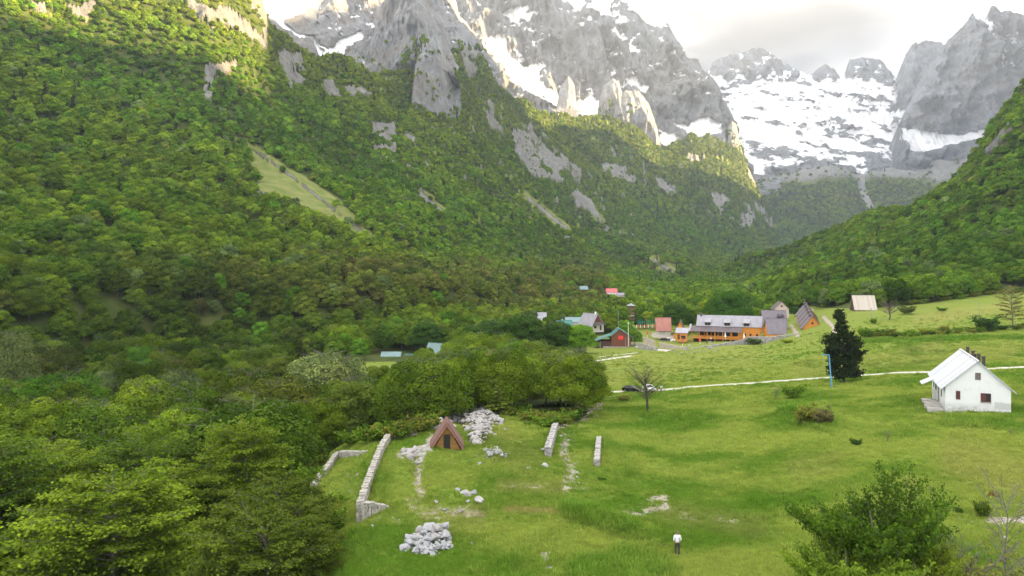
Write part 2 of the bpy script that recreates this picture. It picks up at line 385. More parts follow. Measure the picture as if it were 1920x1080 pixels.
# ---- masks, in terms of where the ground shows in the photograph
MEADOW = [(-400, 1400), (545, 1120), (575, 1060), (615, 1000), (600, 900), (628, 832), (704, 828), (728, 820), (790, 812), (850, 772), (935, 765), (1000, 792),
          (1060, 800), (1098, 780), (1100, 735), (1100, 690), (1100, 655), (1165, 645), (1150, 600), (1200, 592), (1270, 600), (1290, 585), (1300, 575), (1420, 580), (1470, 570), (1560, 578),
          (1600, 578), (1700, 573), (1880, 549), (2000, 545), (2700, 540), (2700, 1400)]
CLEAR = [(452, 262), (470, 300), (492, 372), (560, 395), (640, 432), (722, 470), (700, 440), (670, 405), (600, 350), (540, 312), (490, 280)]
CLIFFS = [[(340, -60), (496, -60), (500, 96), (470, 90), (448, 100), (430, 78), (418, 55), (400, 80), (386, 62), (368, 30), (350, 15)], [(385, 125), (452, 118), (440, 150), (402, 150), (397, 212), (378, 205)],
          [(20, -60), (195, -60), (180, 20), (165, 40), (100, 38), (60, 24)], [(518, 95), (562, 100), (578, 135), (560, 185), (545, 175), (530, 140)], [(700, 238), (726, 240), (728, 276), (702, 272)],
          [(757, 250), (778, 252), (780, 282), (760, 278)], [(860, 100), (885, 78), (915, 100), (945, 150), (955, 175), (930, 160), (900, 130), (880, 150)],
          [(1118, 298), (1190, 318), (1215, 345), (1180, 345), (1130, 325)], [(1335, 365), (1380, 375), (1440, 395), (1456, 428), (1410, 432), (1352, 408)],
          [(960, 235), (1010, 240), (1060, 300), (1062, 345), (1000, 335), (965, 290)], [(1050, 340), (1110, 380), (1125, 410), (1085, 385)],
          [(1842, 292), (1868, 252), (1893, 232), (1902, 245), (1880, 268), (1862, 292)], [(1395, 310), (1425, 335), (1432, 362), (1418, 358)],
          [(1290, 285), (1330, 290), (1320, 305), (1285, 300)], [(1680, 435), (1715, 430), (1712, 450), (1685, 452)], [(640, 165), (680, 160), (700, 180), (660, 185)], [(690, 225), (738, 232), (748, 292), (702, 285)], [(598, 150), (624, 152), (642, 188), (612, 182)], [(1225, 328), (1292, 370), (1288, 388), (1230, 352)], [(1140, 255), (1162, 262), (1160, 302), (1145, 292)], [(902, 188), (935, 200), (947, 255), (918, 242)], [(1450, 398), (1482, 420), (1472, 442)], [(820, 235), (850, 240), (858, 262), (830, 258)], [(1060, 300), (1090, 318), (1085, 345), (1062, 330)]]
SCREE = [([(440, 258), (480, 285), (560, 340), (640, 405), (722, 468)], 2.4), ([(983, 368), (1010, 388), (1062, 428)], 3.5), ([(1090, 372), (1128, 415)], 4), ([(1226, 486), (1262, 512)], 4),
         ([(790, 366), (832, 400)], 4), ([(1612, 325), (1618, 360), (1636, 395)], 8), ([(480, 360), (530, 378)], 6), ([(1205, 300), (1208, 350)], 2.5), ([(5, 210), (12, 250), (45, 275)], 5)]
VALPATCH = [(648, 682), (700, 684), (705, 700), (660, 716), (640, 700)]
def masks(px, py, X, Y, Z):
    sh = 7 * fbm(X / (6 + Y * 0.03), Y / (6 + Y * 0.03), oct=3, seed=21) * np.clip(Y / 400, 0.15, 1)
    qx = px + sh; qy = py + sh
    meadow = inpoly(px, py, MEADOW) & (Y < 420) & ~((px < 1100) & (Y > 119)) & ~((px < 1170) & (Y > 330))
    meadow |= (px > 1100) & (px < 1600) & (Y > 119) & (Y < 345) & (Z < -22)
    meadow |= (px > 636) & (px < 742) & (Y > 212) & (Y < 266)
    clear = inpoly(px + 2.2 * sh, py + 1.2 * sh, CLEAR) & (Y > 350) & (Y < 1200)
    cliff = np.zeros(px.shape, bool)
    for c in CLIFFS: cliff |= inpoly(qx, qy, c)
    cliff &= (Y > 330)
    cliff &= fbm(X / (8 + Y * 0.012), (Y + Z) / (10 + Y * 0.015), oct=3, seed=23) > -0.20
    cliff |= (ridged(X / (30 + Y * 0.02), Y / 90 + Z / 60, oct=3, seed=24) > 0.74) & (Y > 800) & (Y < 3400) & (px < 1480) & (py < 450)
    scree = np.zeros(px.shape)
    for ln, w_ in SCREE: scree = np.maximum(scree, 1 - smooth(w_ * 0.6, w_ * 1.3, dline(qx, qy, ln)))
    scree *= (Y > 330)
    for ln, w_ in SCREE[1:5]: clear |= (dline(qx, qy, ln) < w_ * 2.3) & (Y > 350)
    high = (Y > 3500) * smooth(356, 326, qy + 10 * fbm(X / 120, Y / 120, oct=3, seed=8)) 
    return meadow, clear, cliff, scree, high

# ---- bare ground patches (centre px, py, radius x, y in photo px, strength)
BARE = [([(772, 850), (800, 838), (812, 822)], 11, .95), ([(752, 852), (790, 848), (785, 880), (782, 905), (790, 925)], 10, .8), ([(770, 940), (800, 962), (860, 960), (900, 962)], 16, .55),
        ([(700, 970), (760, 985), (850, 990)], 12, .35), ([(1045, 800), (1078, 790), (1108, 772), (1125, 762)], 9, .8), ([(1060, 820), (1058, 850), (1070, 880), (1060, 912)], 11, .7),
        ([(935, 912), (1010, 912)], 7, .5), ([(1060, 912), (1105, 918)], 8, .55), ([(1220, 935), (1250, 935)], 8, .75), ([(1160, 965), (1200, 962), (1250, 950)], 8, .7),
        ([(1275, 965), (1300, 970)], 9, .55), ([(1340, 972), (1380, 978)], 9, .55), ([(1022, 1045), (1026, 1065)], 9, .8), ([(1235, 1042), (1300, 1045)], 12, .35), ([(1855, 975), (1960, 980)], 8, .95),
        ([(1800, 975), (1830, 980)], 5, .5), ([(690, 935), (640, 905)], 12, .3), ([(1850, 1010), (1960, 1040)], 26, .3), ([(1390, 978), (1340, 960)], 22, .2), ([(1900, 800), (1960, 815)], 10, .35), ([(1268, 780), (1290, 830), (1335, 875), (1350, 900)], 4, .38), ([(1380, 905), (1560, 875)], 7, .25), ([(1700, 860), (1900, 880)], 14, .22), ([(1210, 870), (1300, 905)], 6, .28), ([(960, 830), (1010, 850)], 9, .3), ([(1440, 730), (1480, 728)], 5, .5), ([(1120, 745), (1180, 748)], 4, .4),
        ([(895, 818), (940, 818)], 10, .25), ([(1225, 628), (1285, 636)], 5, .9), ([(1150, 600), (1180, 640), (1200, 650)], 5, .5), ([(1485, 612), (1496, 630)], 3.5, .9), ([(1545, 595), (1562, 612), (1568, 628)], 4, .9),
        ([(1400, 618), (1440, 618)], 3, .8)]
LUSH = [([(1070, 955), (1180, 990)], 20, 1), ([(1170, 1050), (1240, 1070), (1100, 1070)], 30, 1), ([(980, 1045), (960, 1060)], 18, .6), ([(1130, 830), (1180, 880)], 20, .5), ([(690, 880), (720, 930)], 14, .6),
        ([(660, 1010), (620, 1060)], 20, .6), ([(1780, 790), (1890, 795)], 12, .8), ([(1540, 930), (1650, 900)], 20, .5), ([(1480, 775), (1560, 795)], 20, .9), ([(1600, 640), (1920, 632)], 5, 1), ([(1420, 940), (1500, 960)], 16, .6), ([(1680, 640), (1720, 660)], 12, .6)]
DRY = [([(1720, 600), (1900, 572)], 10, 1), ([(1700, 662), (1760, 650)], 14, .6), ([(870, 790), (980, 860)], 40, .4), ([(1500, 880), (1560, 870)], 25, .35), ([(1800, 860), (1920, 900)], 45, .5), ([(950, 955), (1040, 960)], 7, 1.2),
       ([(800, 990), (900, 970)], 25, .4), ([(1250, 960), (1420, 990)], 25, .45), ([(1150, 690), (1400, 660)], 35, .35), ([(1500, 690), (1900, 655)], 18, .35), ([(940, 910), (1050, 915)], 14, .6)]

# ---- build the terrain sheet
CP = np.concatenate([np.arange(-860, -60, 20.0), np.arange(-60, 1981, 1.9), np.arange(2000, 2581, 20.0)])
RL = np.concatenate([np.linspace(math.log(15), math.log(40), 50)[:-1], np.linspace(math.log(40), math.log(130), 300)[:-1], np.linspace(math.log(130), math.log(4800), 560)])
P2, L2 = np.meshgrid(CP, RL); Y2 = np.exp(L2); X2 = (P2 - CX) / F * Y2; Z2 = Hz(X2, Y2); Q2 = HY - Z2 / Y2 * F
meadow, clear, cliff, scree, high = masks(P2, Q2, X2, Y2, Z2)
Z2 = Z2 + cliff * (ridged(X2 / 28, Y2 / 60 + Z2 / 70, oct=4, seed=31) * (4 + Y2 * 0.006)) 
Z2 = Z2 + (np.maximum(high, scree)) * ridged(X2 / 60, Z2 / 60, oct=4, seed=33) * Y2 * 0.002
bare = np.zeros(P2.shape); lush = np.zeros(P2.shape); dry = np.zeros(P2.shape)
wob = fbm(X2 / 2.2, Y2 / 2.2, oct=4, seed=41) * 5
vis = (Y2 < 360)
for lst, arr in ((BARE, bare), (LUSH, lush), (DRY, dry)):
    for ln, w_, s_ in lst:
        d = dline(P2 + wob, (Q2 + wob * 0.5) * 1.0, ln) ; arr[:] = np.maximum(arr, s_ * 1.12 * (1 - smooth(w_ * 0.4, w_ * 1.7, d)))
bare *= vis; lush *= vis; dry *= vis
forest_floor = (~meadow & ~clear & ~cliff).astype(float) * (1 - scree) * (1 - high)
rock = np.maximum(np.maximum(cliff * 1.0, scree * 0.95), high * 0.8)
rock = box1(box1(rock, 3, 1), 3, 0); clear = box1(box1(clear.astype(float), 7, 1), 5, 0)
# ------------------------------------------------------------------ ground and rock materials
def rock_color(t, P, base=(0.36, 0.35, 0.345), warm=(0.30, 0.255, 0.20), s=1.0):
    n1 = t.noise(t.vmap(P, (1, 1, 0.34)), 0.026 * s, 9, 0.66, 0.5)
    n2 = t.noise(t.vmap(P, (1, 1, 0.35)), 0.11 * s, 7, 0.65, 0.6)
    n3 = t.noise(P, 0.006 * s, 3, 0.5); n4 = t.noise(t.vmap(P, (1, 1, 0.5)), 0.085 * s, 9, 0.76, 0.3)
    c = t.mix(t.remap(n1, 0.32, 0.68), tuple(x * 0.60 for x in base), tuple(x * 1.22 for x in base))
    c = t.mix(t.math('MULTIPLY', t.remap(n3, 0.45, 0.7), 0.55), c, warm)
    c = t.mix(t.remap(n4, 0.47, 0.34, 0, 0.7), c, tuple(x * 0.36 for x in base)); c = t.mix(t.remap(n4, 0.56, 0.68, 0, 0.5), c, tuple(min(1, x * 1.5) for x in base))
    c = t.mix(t.remap(n2, 0.40, 0.28, 0, 0.75), c, (0.085, 0.085, 0.075))
    return c, t.math('ADD', t.math('MULTIPLY', n1, 0.6), t.math('MULTIPLY', n4, 0.9))
m_ter, t = mat('meadow_and_hillside')
P = t.n('ShaderNodeNewGeometry').outputs['Position']
nb = t.noise(P, 0.035, 4, 0.5); nm = t.noise(P, 0.22, 5, 0.6); nf = t.noise(P, 2.2, 4, 0.65); nff = t.noise(P, 9.0, 3, 0.6)
g = t.mix(t.remap(nb, 0.35, 0.65), (0.095, 0.175, 0.018), (0.150, 0.205, 0.026))
g = t.mix(t.math('MULTIPLY', t.remap(nm, 0.42, 0.68), 0.65), g, (0.155, 0.170, 0.030))
g = t.mix(t.remap(nf, 0.50, 0.30, 0, 0.75), g, (0.036, 0.088, 0.008))
g = t.mix(t.remap(nff, 0.55, 0.75, 0, 0.45), g, (0.165, 0.205, 0.050))
g = t.mix(t.math('MULTIPLY', t.attr('lush'), 0.6), g, t.mix(t.remap(nf, 0.35, 0.65), (0.028, 0.082, 0.008), (0.066, 0.160, 0.012)))
g = t.mix(t.math('MULTIPLY', t.math('MULTIPLY', t.attr('dry'), t.remap(nf, 0.25, 0.6)), 0.8), g, (0.235, 0.205, 0.070))
# far valley meadow is a lighter, yellower sward
far = t.remap(t.n('ShaderNodeSeparateXYZ', ins={0: P}).outputs[1], 125, 200)
g = t.mix(t.math('MULTIPLY', far, 0.55), g, t.mix(t.remap(t.noise(t.vmap(P, (0.5, 2.0, 1)), 0.12, 4, 0.6), 0.35, 0.65), (0.175, 0.225, 0.030), (0.24, 0.25, 0.055)))
ff = t.mix(t.remap(t.noise(P, 0.08, 5, 0.6), 0.35, 0.65), (0.035, 0.060, 0.012), (0.075, 0.085, 0.022))
c = t.mix(t.attr('ffloor'), g, ff)
c = t.mix(t.math('MULTIPLY', t.attr('clearing'), 0.85), c, t.mix(t.remap(t.noise(P, 0.09, 6, 0.65), 0.35, 0.65), (0.10, 0.14, 0.030), (0.20, 0.195, 0.075)))
rc, rh = rock_color(t, P, (0.345, 0.34, 0.32), (0.27, 0.235, 0.18), 3.0)
rmask = t.remap(t.math('ADD', t.attr('rock'), t.math('MULTIPLY', t.math('SUBTRACT', t.noise(P, 0.07, 6, 0.65), 0.5), 1.1)), 0.42, 0.62)
c = t.mix(rmask, c, rc)
# bare stony patches: dirt with white pebbles
st = t.n('ShaderNodeTexVoronoi', ins={'Vector': P, 'Scale': 3.2, 'Randomness': 1.0}); peb = t.remap(st.outputs['Distance'], 0.34, 0.16)
dirt = t.mix(nf, (0.17, 0.135, 0.075), (0.28, 0.235, 0.15))
bm = t.remap(t.math('ADD', t.attr('bare'), t.math('MULTIPLY', t.math('SUBTRACT', t.noise(P, 0.75, 6, 0.7), 0.5), 1.5)), 0.35, 0.75)
wm = t.math('MULTIPLY', t.remap(t.math('ADD', t.attr('bare'), t.math('MULTIPLY', t.math('SUBTRACT', t.noise(P, 1.1, 4, 0.6), 0.5), 1.2)), 0.55, 0.8), t.remap(peb, 0.0, 0.5, 0.3, 1.0))
c = t.mix(bm, c, dirt); c = t.mix(wm, c, t.mix(nf, (0.38, 0.36, 0.33), (0.62, 0.58, 0.54)))
hgt = t.math('ADD', t.math('MULTIPLY', nf, 0.22), t.math('MULTIPLY', nff, 0.07))
hgt = t.math('ADD', hgt, t.math('MULTIPLY', rmask, t.math('MULTIPLY', rh, 14)))
bmp = t.n('ShaderNodeBump', ins={'Strength': 0.9, 'Distance': 1.0, 'Height': hgt})
b = t.n('ShaderNodeBsdfPrincipled', ins={'Base Color': c, 'Roughness': 0.95, 'Specular IOR Level': 0.1, 'Normal': bmp.outputs[0]})
t.n('ShaderNodeOutputMaterial', ins={'Surface': b.outputs[0]})

def mk_rock(name, base, warm, s=1.0, snowy=True):
    m, t = mat(name); P = t.n('ShaderNodeNewGeometry').outputs['Position']
    c, h = rock_color(t, P, base, warm, s)
    grass = t.remap(t.math('ADD', t.attr('green'), t.math('MULTIPLY', t.math('SUBTRACT', t.noise(P, 0.03 * s, 6, 0.7), 0.5), 1.4)), 0.45, 0.6)
    c = t.mix(grass, c, t.mix(t.noise(P, 0.05, 4), (0.06, 0.09, 0.025), (0.15, 0.13, 0.05)))
    sn = t.remap(t.math('ADD', t.attr('snow'), t.math('MULTIPLY', t.math('SUBTRACT', t.noise(t.vmap(P, (1, 1, 1.6), (0.3, 0.5, 0.4)), 0.022 * s, 9, 0.70), 0.5), 1.5)), 0.50, 0.55)
    c = t.mix(sn, c, t.mix(t.noise(P, 0.01, 4), (0.80, 0.79, 0.79), (0.90, 0.90, 0.92)))
    hh = t.math('MULTIPLY', h, t.math('SUBTRACT', 1.0, t.math('MULTIPLY', sn, 0.85)))
    bmp = t.n('ShaderNodeBump', ins={'Strength': 1.0, 'Distance': 38.0 / s, 'Height': hh})
    b = t.n('ShaderNodeBsdfPrincipled', ins={'Base Color': c, 'Roughness': 0.9, 'Specular IOR Level': 0.15, 'Normal': bmp.outputs[0]})
    t.n('ShaderNodeOutputMaterial', ins={'Surface': b.outputs[0]}); return m
m_rock = mk_rock('limestone_wall', (0.385, 0.40, 0.425), (0.32, 0.295, 0.265))
m_rockn = mk_rock('limestone_crag', (0.46, 0.46, 0.465), (0.37, 0.31, 0.24), 2.2)

o = mesh_np('ground', np.stack([X2, Y2, Z2], -1).reshape(-1, 3), grid_faces(*P2.shape), m_ter, smooth_=True,
  attrs={k: ('POINT', 'FLOAT', a.astype(float).ravel()) for k, a in dict(bare=bare, lush=lush, dry=dry, ffloor=forest_floor, clearing=clear, rock=rock).items()})
tag(o, kind='structure')

# ------------------------------------------------------------------ rock mountains as lofted relief with a back side
def snowmask(P, Q, polys, soft=None):
    s = np.zeros(P.shape)
    wx = 5 * fbm(P / 9, Q / 9, oct=3, seed=71); wy = 4 * fbm(P / 9 + 50, Q / 9, oct=3, seed=72)
    for p in polys: s = np.maximum(s, inpoly(P + wx, Q + wy, p) * 1.0)
    return s
MV = []          # surface points of every mountain, for the trees that cling to them
def mountain(name, cols, px0, px1, step, rows, amp_, seed, snow_polys=(), snow_fn=None, green_fn=None, material=None, fx=150.0, fz=420.0, crest_amp=3.0, taper=0.35, back=1.2, gully=1.0):
    """cols {px: [(Y,py)...]} foot to crest; surface displaced toward the camera, plus a back slope"""
    ks, A = loft(cols); n = A.shape[1]; PX = np.arange(px0, px1 + 0.1, step); m = len(PX)
    LY = np.stack([np.interp(PX, ks, A[:, i, 0]) for i in range(n)]); ZZ = np.stack([np.interp(PX, ks, A[:, i, 1]) for i in range(n)])
    u = np.linspace(0, n - 1, rows); iu = np.clip(u.astype(int), 0, n - 2); fu = (u - iu)[:, None]
    Ys = np.exp(LY[iu] * (1 - fu) + LY[iu + 1] * fu); Zs = ZZ[iu] * (1 - fu) + ZZ[iu + 1] * fu; Pg = np.broadcast_to(PX, Ys.shape)
    Q = HY - Zs / Ys * F; X = (Pg - CX) / F * Ys; tt = (u / (n - 1))[:, None]
    Zs = Zs + crest_amp * Ys / F * (fbm(Pg / 7, Pg * 0, oct=4, seed=seed) + 0.6 * fbm(Pg / 2.3, Pg * 0, oct=2, seed=seed + 9)) * smooth(0.8, 1.0, tt)
    warp = fbm(X / 500, Zs / 500, oct=2, seed=seed + 3) * 0.8
    d = ridged(X / fx + warp, Zs / fz, oct=6, seed=seed, gain=0.62) * gully + 0.9 * fbm(X / 60, Zs / 90, oct=4, seed=seed + 5)
    env = smooth(0.0, 0.12, tt) * (1 - (1 - taper) * smooth(0.86, 1.0, tt))
    sn = snowmask(Pg, Q, snow_polys)
    if snow_fn is not None: sn = np.maximum(sn, snow_fn(Pg, Q, tt, X, Zs))
    sn = np.clip(sn, 0, 1.2); D = amp_ * d * env * (1 - 0.6 * np.clip(sn, 0, 1))
    Xd = X; Yd = Ys - D; 
    gr = green_fn(Pg, Q, tt) if green_fn is not None else np.zeros(Pg.shape)
    depth = (Ys[-1] - Ys[0]).clip(200)
    bk = [(Xd[-1] + 0 * k, Yd[-1] + depth * 0.35 * k, Zs[-1] - depth * 0.33 * k * back) for k in (0.25, 1.0, 2.5)]
    X_ = np.vstack([Xd] + [b_[0][None] for b_ in bk]); Y_ = np.vstack([Yd] + [b_[1][None] for b_ in bk]); Z_ = np.vstack([Zs] + [np.maximum(b_[2], -50.0)[None] for b_ in bk])
    hz0 = np.where(Y_[0] < 4700, Hz(X_[0], Y_[0]), Z_[0]); z0 = np.minimum(hz0, Z_[0]) - 45
    X_ = np.vstack([X_[:1], X_]); Y_ = np.vstack([Y_[:1] - 6, Y_]); Z_ = np.vstack([z0[None], Z_])
    pad = lambda a: np.vstack([a[:1], a, np.repeat(a[-1:], 3, 0)])
    MV.append(np.stack([X_[1:rows + 1], Y_[1:rows + 1], Z_[1:rows + 1]], -1)[::1].reshape(-1, 3))
    o = mesh_np(name, np.stack([X_, Y_, Z_], -1).reshape(-1, 3), grid_faces(*X_.shape), material or m_rock, smooth_=False,
       attrs={'snow': ('POINT', 'FLOAT', pad(sn).ravel()), 'green': ('POINT', 'FLOAT', pad(np.broadcast_to(gr, Pg.shape)).ravel())})
    return tag(o, kind='structure')
def col3(tab, Ys, mid=None):
    return {p: [(Y, q) for Y, q in zip(Ys, qs)] for p, qs in tab.items()}

# far snowy cirque with its peaks
def cirque_snow(P, Q, t, X, Z):
    n = fbm(P / 34 + Q / 60, Q / 11 - P / 50, oct=6, seed=91, gain=0.68)
    lo = smooth(350, 250, Q) * 0.80 + 0.12
    s = np.clip(0.60 + (lo - 0.62) * 1.5 - n * 2.3, 0, 1.1)
    cliffs = smooth(166, 140, Q) * ((P < 1500) | ((P > 1520) & (P < 1575)) | ((P > 1582) & (P < 1672)))
    n2 = fbm(P / 10, Q / 9, oct=4, seed=93)
    return s * (1 - cliffs) + cliffs * np.clip(0.28 + n2 * 0.9 - 0.9 * smooth(0, 22, 0 * Q), 0, 1) * (P < 1545) + cliffs * (P >= 1545) * np.clip(0.2 + n2 * 0.9, 0, 1)
mountain('mountain', {
 1230: [(3900,360),(4300,330),(4800,250),(5200,180),(5500,150)], 1320: [(3900,360),(4300,330),(4800,250),(5200,185),(5500,150)], 1335: [(3900,360),(4300,330),(4800,250),(5200,175),(5500,116)],
 1360: [(3900,360),(4300,330),(4800,255),(5200,175),(5500,106)], 1390: [(3900,360),(4300,330),(4800,260),(5200,180),(5500,99)], 1422: [(3900,360),(4300,330),(4800,262),(5200,175),(5500,90)],
 1438: [(3900,360),(4300,330),(4800,262),(5200,170),(5500,95)], 1460: [(3900,360),(4300,330),(4800,260),(5200,165),(5500,114)], 1500: [(3900,360),(4300,332),(4800,255),(5200,165),(5500,133)],
 1520: [(3900,360),(4300,332),(4800,250),(5200,165),(5500,142)], 1532: [(3900,360),(4300,332),(4800,250),(5200,165),(5500,128)], 1546: [(3900,360),(4300,332),(4800,250),(5200,165),(5500,122)],
 1562: [(3900,360),(4300,330),(4800,250),(5200,163),(5500,126)], 1574: [(3900,360),(4300,330),(4800,250),(5200,160),(5500,146)], 1582: [(3900,360),(4300,330),(4800,250),(5200,158),(5500,138)],
 1592: [(3900,360),(4300,330),(4800,250),(5200,155),(5500,113)], 1620: [(3900,360),(4300,330),(4800,250),(5200,155),(5500,107)], 1650: [(3900,360),(4300,330),(4800,250),(5200,155),(5500,113)],
 1668: [(3900,360),(4300,330),(4800,250),(5200,155),(5500,132)], 1680: [(3900,360),(4300,330),(4800,250),(5200,155),(5500,143)], 1720: [(3900,355),(4300,325),(4800,245),(5200,155),(5500,148)],
 2000: [(3900,320),(4300,290),(4800,240),(5200,190),(5500,150)]}, 1230, 2000, 1.4, 190, 75, 501, snow_fn=cirque_snow, fx=210, fz=260, crest_amp=3, gully=0.9)
mountain('mountain', col3({1676: (200,178,150), 1684: (200,170,140), 1692: (198,150,108), 1710: (198,130,83), 1735: (198,130,76), 1760: (198,130,81), 1768: (198,140,98), 1790: (198,150,130), 1830: (198,190,180)},
   (4950, 5050, 5250)), 1676, 1830, 1.2, 90, 55, 511, fx=120, fz=600, crest_amp=3, taper=0.6)
def rsnow(P, Q, t, X, Z):
    n = fbm(P / 9, Q / 7, oct=4, seed=97)
    return np.clip(0.62 * smooth(252, 232, Q) * (Q > 236) * 0 + 0.55 * (n > 0.25) * (P > 1855) * (Q < 130) * (Q > 60), 0, 1)
mountain('mountain', {
 1664: [(4150,352),(4430,325),(4437,322),(4458,320)], 1676: [(4150,348),(4430,285),(4440,280),(4458,277)], 1684: [(4150,345),(4430,243),(4444,238),(4458,236)], 1700: [(4150,340),(4430,246),(4500,215),(4640,196)], 1720: [(4150,338),(4430,250),(4535,200),(4682,158)], 1750: [(4150,335),(4430,250),(4570,170),(4710,110)],
 1780: [(4150,330),(4430,252),(4570,150),(4710,73)], 1800: [(4150,325),(4430,250),(4570,140),(4710,54)], 1815: [(4150,322),(4430,246),(4570,130),(4710,34)], 1823: [(4150,322),(4430,245),(4570,130),(4710,24)],
 1832: [(4150,320),(4430,242),(4570,130),(4710,36)], 1850: [(4150,320),(4430,238),(4570,120),(4710,40)], 1856: [(4150,320),(4430,236),(4570,120),(4710,14)], 1868: [(4150,320),(4430,234),(4570,120),(4710,10)],
 1880: [(4150,320),(4430,230),(4570,120),(4710,20)], 1898: [(4150,320),(4430,230),(4570,120),(4710,17)], 1925: [(4150,320),(4430,230),(4570,120),(4710,30)], 1980: [(4150,320),(4430,230),(4570,110),(4710,-10)],
 2100: [(4150,320),(4430,230),(4570,100),(4710,-60)], 2400: [(4150,320),(4430,230),(4570,80),(4710,-120)]}, 1664, 2120, 1.6, 170, 120, 521, fx=170, fz=800, snow_fn=rsnow, crest_amp=3,
 snow_polys=[[(1822,30),(1838,22),(1858,38),(1862,52),(1850,66),(1852,48),(1835,40)], [(1690,240),(1745,252),(1795,255),(1830,248),(1850,232),(1838,262),(1790,268),(1730,285),(1700,290),(1685,262)],
             [(1850,70),(1875,80),(1895,95),(1880,98),(1865,85)], [(1870,100),(1895,104),(1880,110)], [(1760,120),(1768,122),(1765,134)]])
# big grey wall of the left range with the snow couloir at its foot
def wsnow(P, Q, t, X, Z):
    n = fbm(P / 13, Q / 8, oct=4, seed=98); top = smooth(70, 5, Q) * (P > 1100) * 0.32
    return np.clip((n > 0.33) * 0.6 * (Q < 190) + (n + top > 0.27) * 0.6 * (Q < 100) * (P > 1090) * (P < 1200), 0, 1)
mountain('mountain', {
 830: [(2900,260),(3300,180),(3400,100),(3800,-60)], 900: [(2900,260),(3300,160),(3420,76),(3900,-70)], 950: [(2900,290),(3250,190),(3480,98),(3950,-80)], 1000: [(2800,290),(3200,215),(3480,122),(3980,-60)],
 1030: [(2500,300),(3000,235),(3400,140),(3950,-25)], 1058: [(2500,300),(3000,238),(3400,165),(3950,5)], 1072: [(2500,300),(3000,238),(3400,172),(3980,12)], 1088: [(2600,300),(3000,240),(3400,178),(4000,24)], 1096: [(2600,300),(3000,240),(3400,182),(4000,4)],
 1112: [(2600,300),(3000,245),(3400,186),(4000,-2)], 1135: [(2600,300),(3050,255),(3400,196),(4000,-16)], 1165: [(3270,310),(3100,275),(3400,200),(4000,-10)], 1190: [(3270,320),(3150,290),(3400,225),(3950,18)],
 1215: [(3270,320),(3200,300),(3400,245),(3900,44)], 1238: [(3270,320),(3200,300),(3420,250),(3850,56)], 1246: [(3270,320),(3200,300),(3420,250),(3850,46)], 1254: [(3270,320),(3200,300),(3420,250),(3850,40)], 1262: [(3270,320),(3200,300),(3430,250),(3850,62)],
 1275: [(3270,320),(3200,295),(3430,250),(3850,78)], 1290: [(3270,320),(3200,295),(3440,245),(3830,105)], 1308: [(3270,320),(3200,290),(3450,235),(3800,109)], 1325: [(3270,320),(3200,288),(3470,228),(3780,136)], 1345: [(3270,320),(3200,286),(3480,235),(3760,162)],
 1360: [(3270,320),(3200,286),(3480,240),(3700,192)], 1372: [(3270,320),(3200,286),(3480,255),(3650,216)], 1384: [(3270,340),(3200,300),(3480,275),(3600,262)], 1400: [(3270,380),(3200,350),(3480,335),(3600,330)]},
 830, 1400, 1.25, 230, 120, 531, fx=150, fz=700, snow_fn=wsnow, crest_amp=3,
 green_fn=lambda P, Q, t: 0.38 * smooth(200, 235, Q) * (P < 1180),
 snow_polys=[[(905,70),(930,74),(947,70),(950,98),(965,112),(985,122),(1026,122),(1012,136),(1010,152),(1040,170),(1052,190),(1090,190),(1105,180),(1136,200),(1126,214),(1095,214),(1062,206),(1030,190),(1005,180),(975,162),(960,160),(940,125),(915,98)],
   [(1170,152),(1190,145),(1200,160),(1212,158),(1222,155),(1214,175),(1198,172),(1180,160)], [(1232,240),(1262,255),(1268,262),(1245,282),(1236,272)], [(1262,232),(1290,238),(1300,228),(1322,222),(1345,235),(1350,252),(1310,258),(1280,250)],
   [(940,30),(975,20),(995,5),(985,28),(960,42)], [(975,28),(1010,22),(990,40)], [(980,52),(1006,52),(1002,58),(982,58)], [(1140,60),(1155,52),(1162,66),(1165,76),(1150,72)], [(985,90),(1002,90),(1002,94),(985,94)], [(1110,-5),(1150,-15),(1145,25),(1128,32),(1112,15)]])
# brown buttress, lit pillars
mountain('mountain', col3({1024: (225,190,185), 1032: (225,170,140), 1042: (225,150,92), 1062: (222,130,58), 1085: (218,120,36), 1110: (216,120,40), 1126: (216,125,62), 1140: (218,140,118), 1150: (218,160,150), 1160: (218,195,190)},
   (3380, 3480, 3650)), 1024, 1160, 1.2, 110, 75, 541, fx=90, fz=500, crest_amp=3, taper=0.5, snow_polys=[[(1080,45),(1095,42),(1090,50)], [(1040,185),(1062,178),(1080,196),(1050,200)]])
mountain('mountain', col3({1044: (206,198,196), 1050: (206,180,165), 1066: (206,170,142), 1076: (206,180,158), 1084: (206,200,196)}, (2900, 2960, 3020)), 1044, 1084, 0.8, 50, 16, 545, fx=50, fz=200, crest_amp=2, material=m_rockn)
mountain('mountain', col3({1122: (225,205,196), 1132: (225,185,160), 1148: (225,180,147), 1160: (225,180,152), 1165: (230,195,172), 1180: (265,200,170), 1196: (270,200,171), 1214: (280,220,192), 1230: (290,255,236), 1240: (300,285,280)},
   (2920, 2950, 3010)), 1122, 1240, 0.9, 90, 26, 551, fx=50, fz=260, crest_amp=3, material=m_rockn, green_fn=lambda P, Q, t: 0.32 + 0 * P)
mountain('mountain', col3({1364: (270,250,240), 1372: (275,240,226), 1380: (290,245,232), 1390: (315,290,280), 1400: (325,310,305)}, (3180, 3210, 3250)), 1364, 1400, 0.9, 50, 16, 555, fx=50, fz=200, crest_amp=2, material=m_rockn, green_fn=lambda P, Q, t: 0.3 + 0 * P)
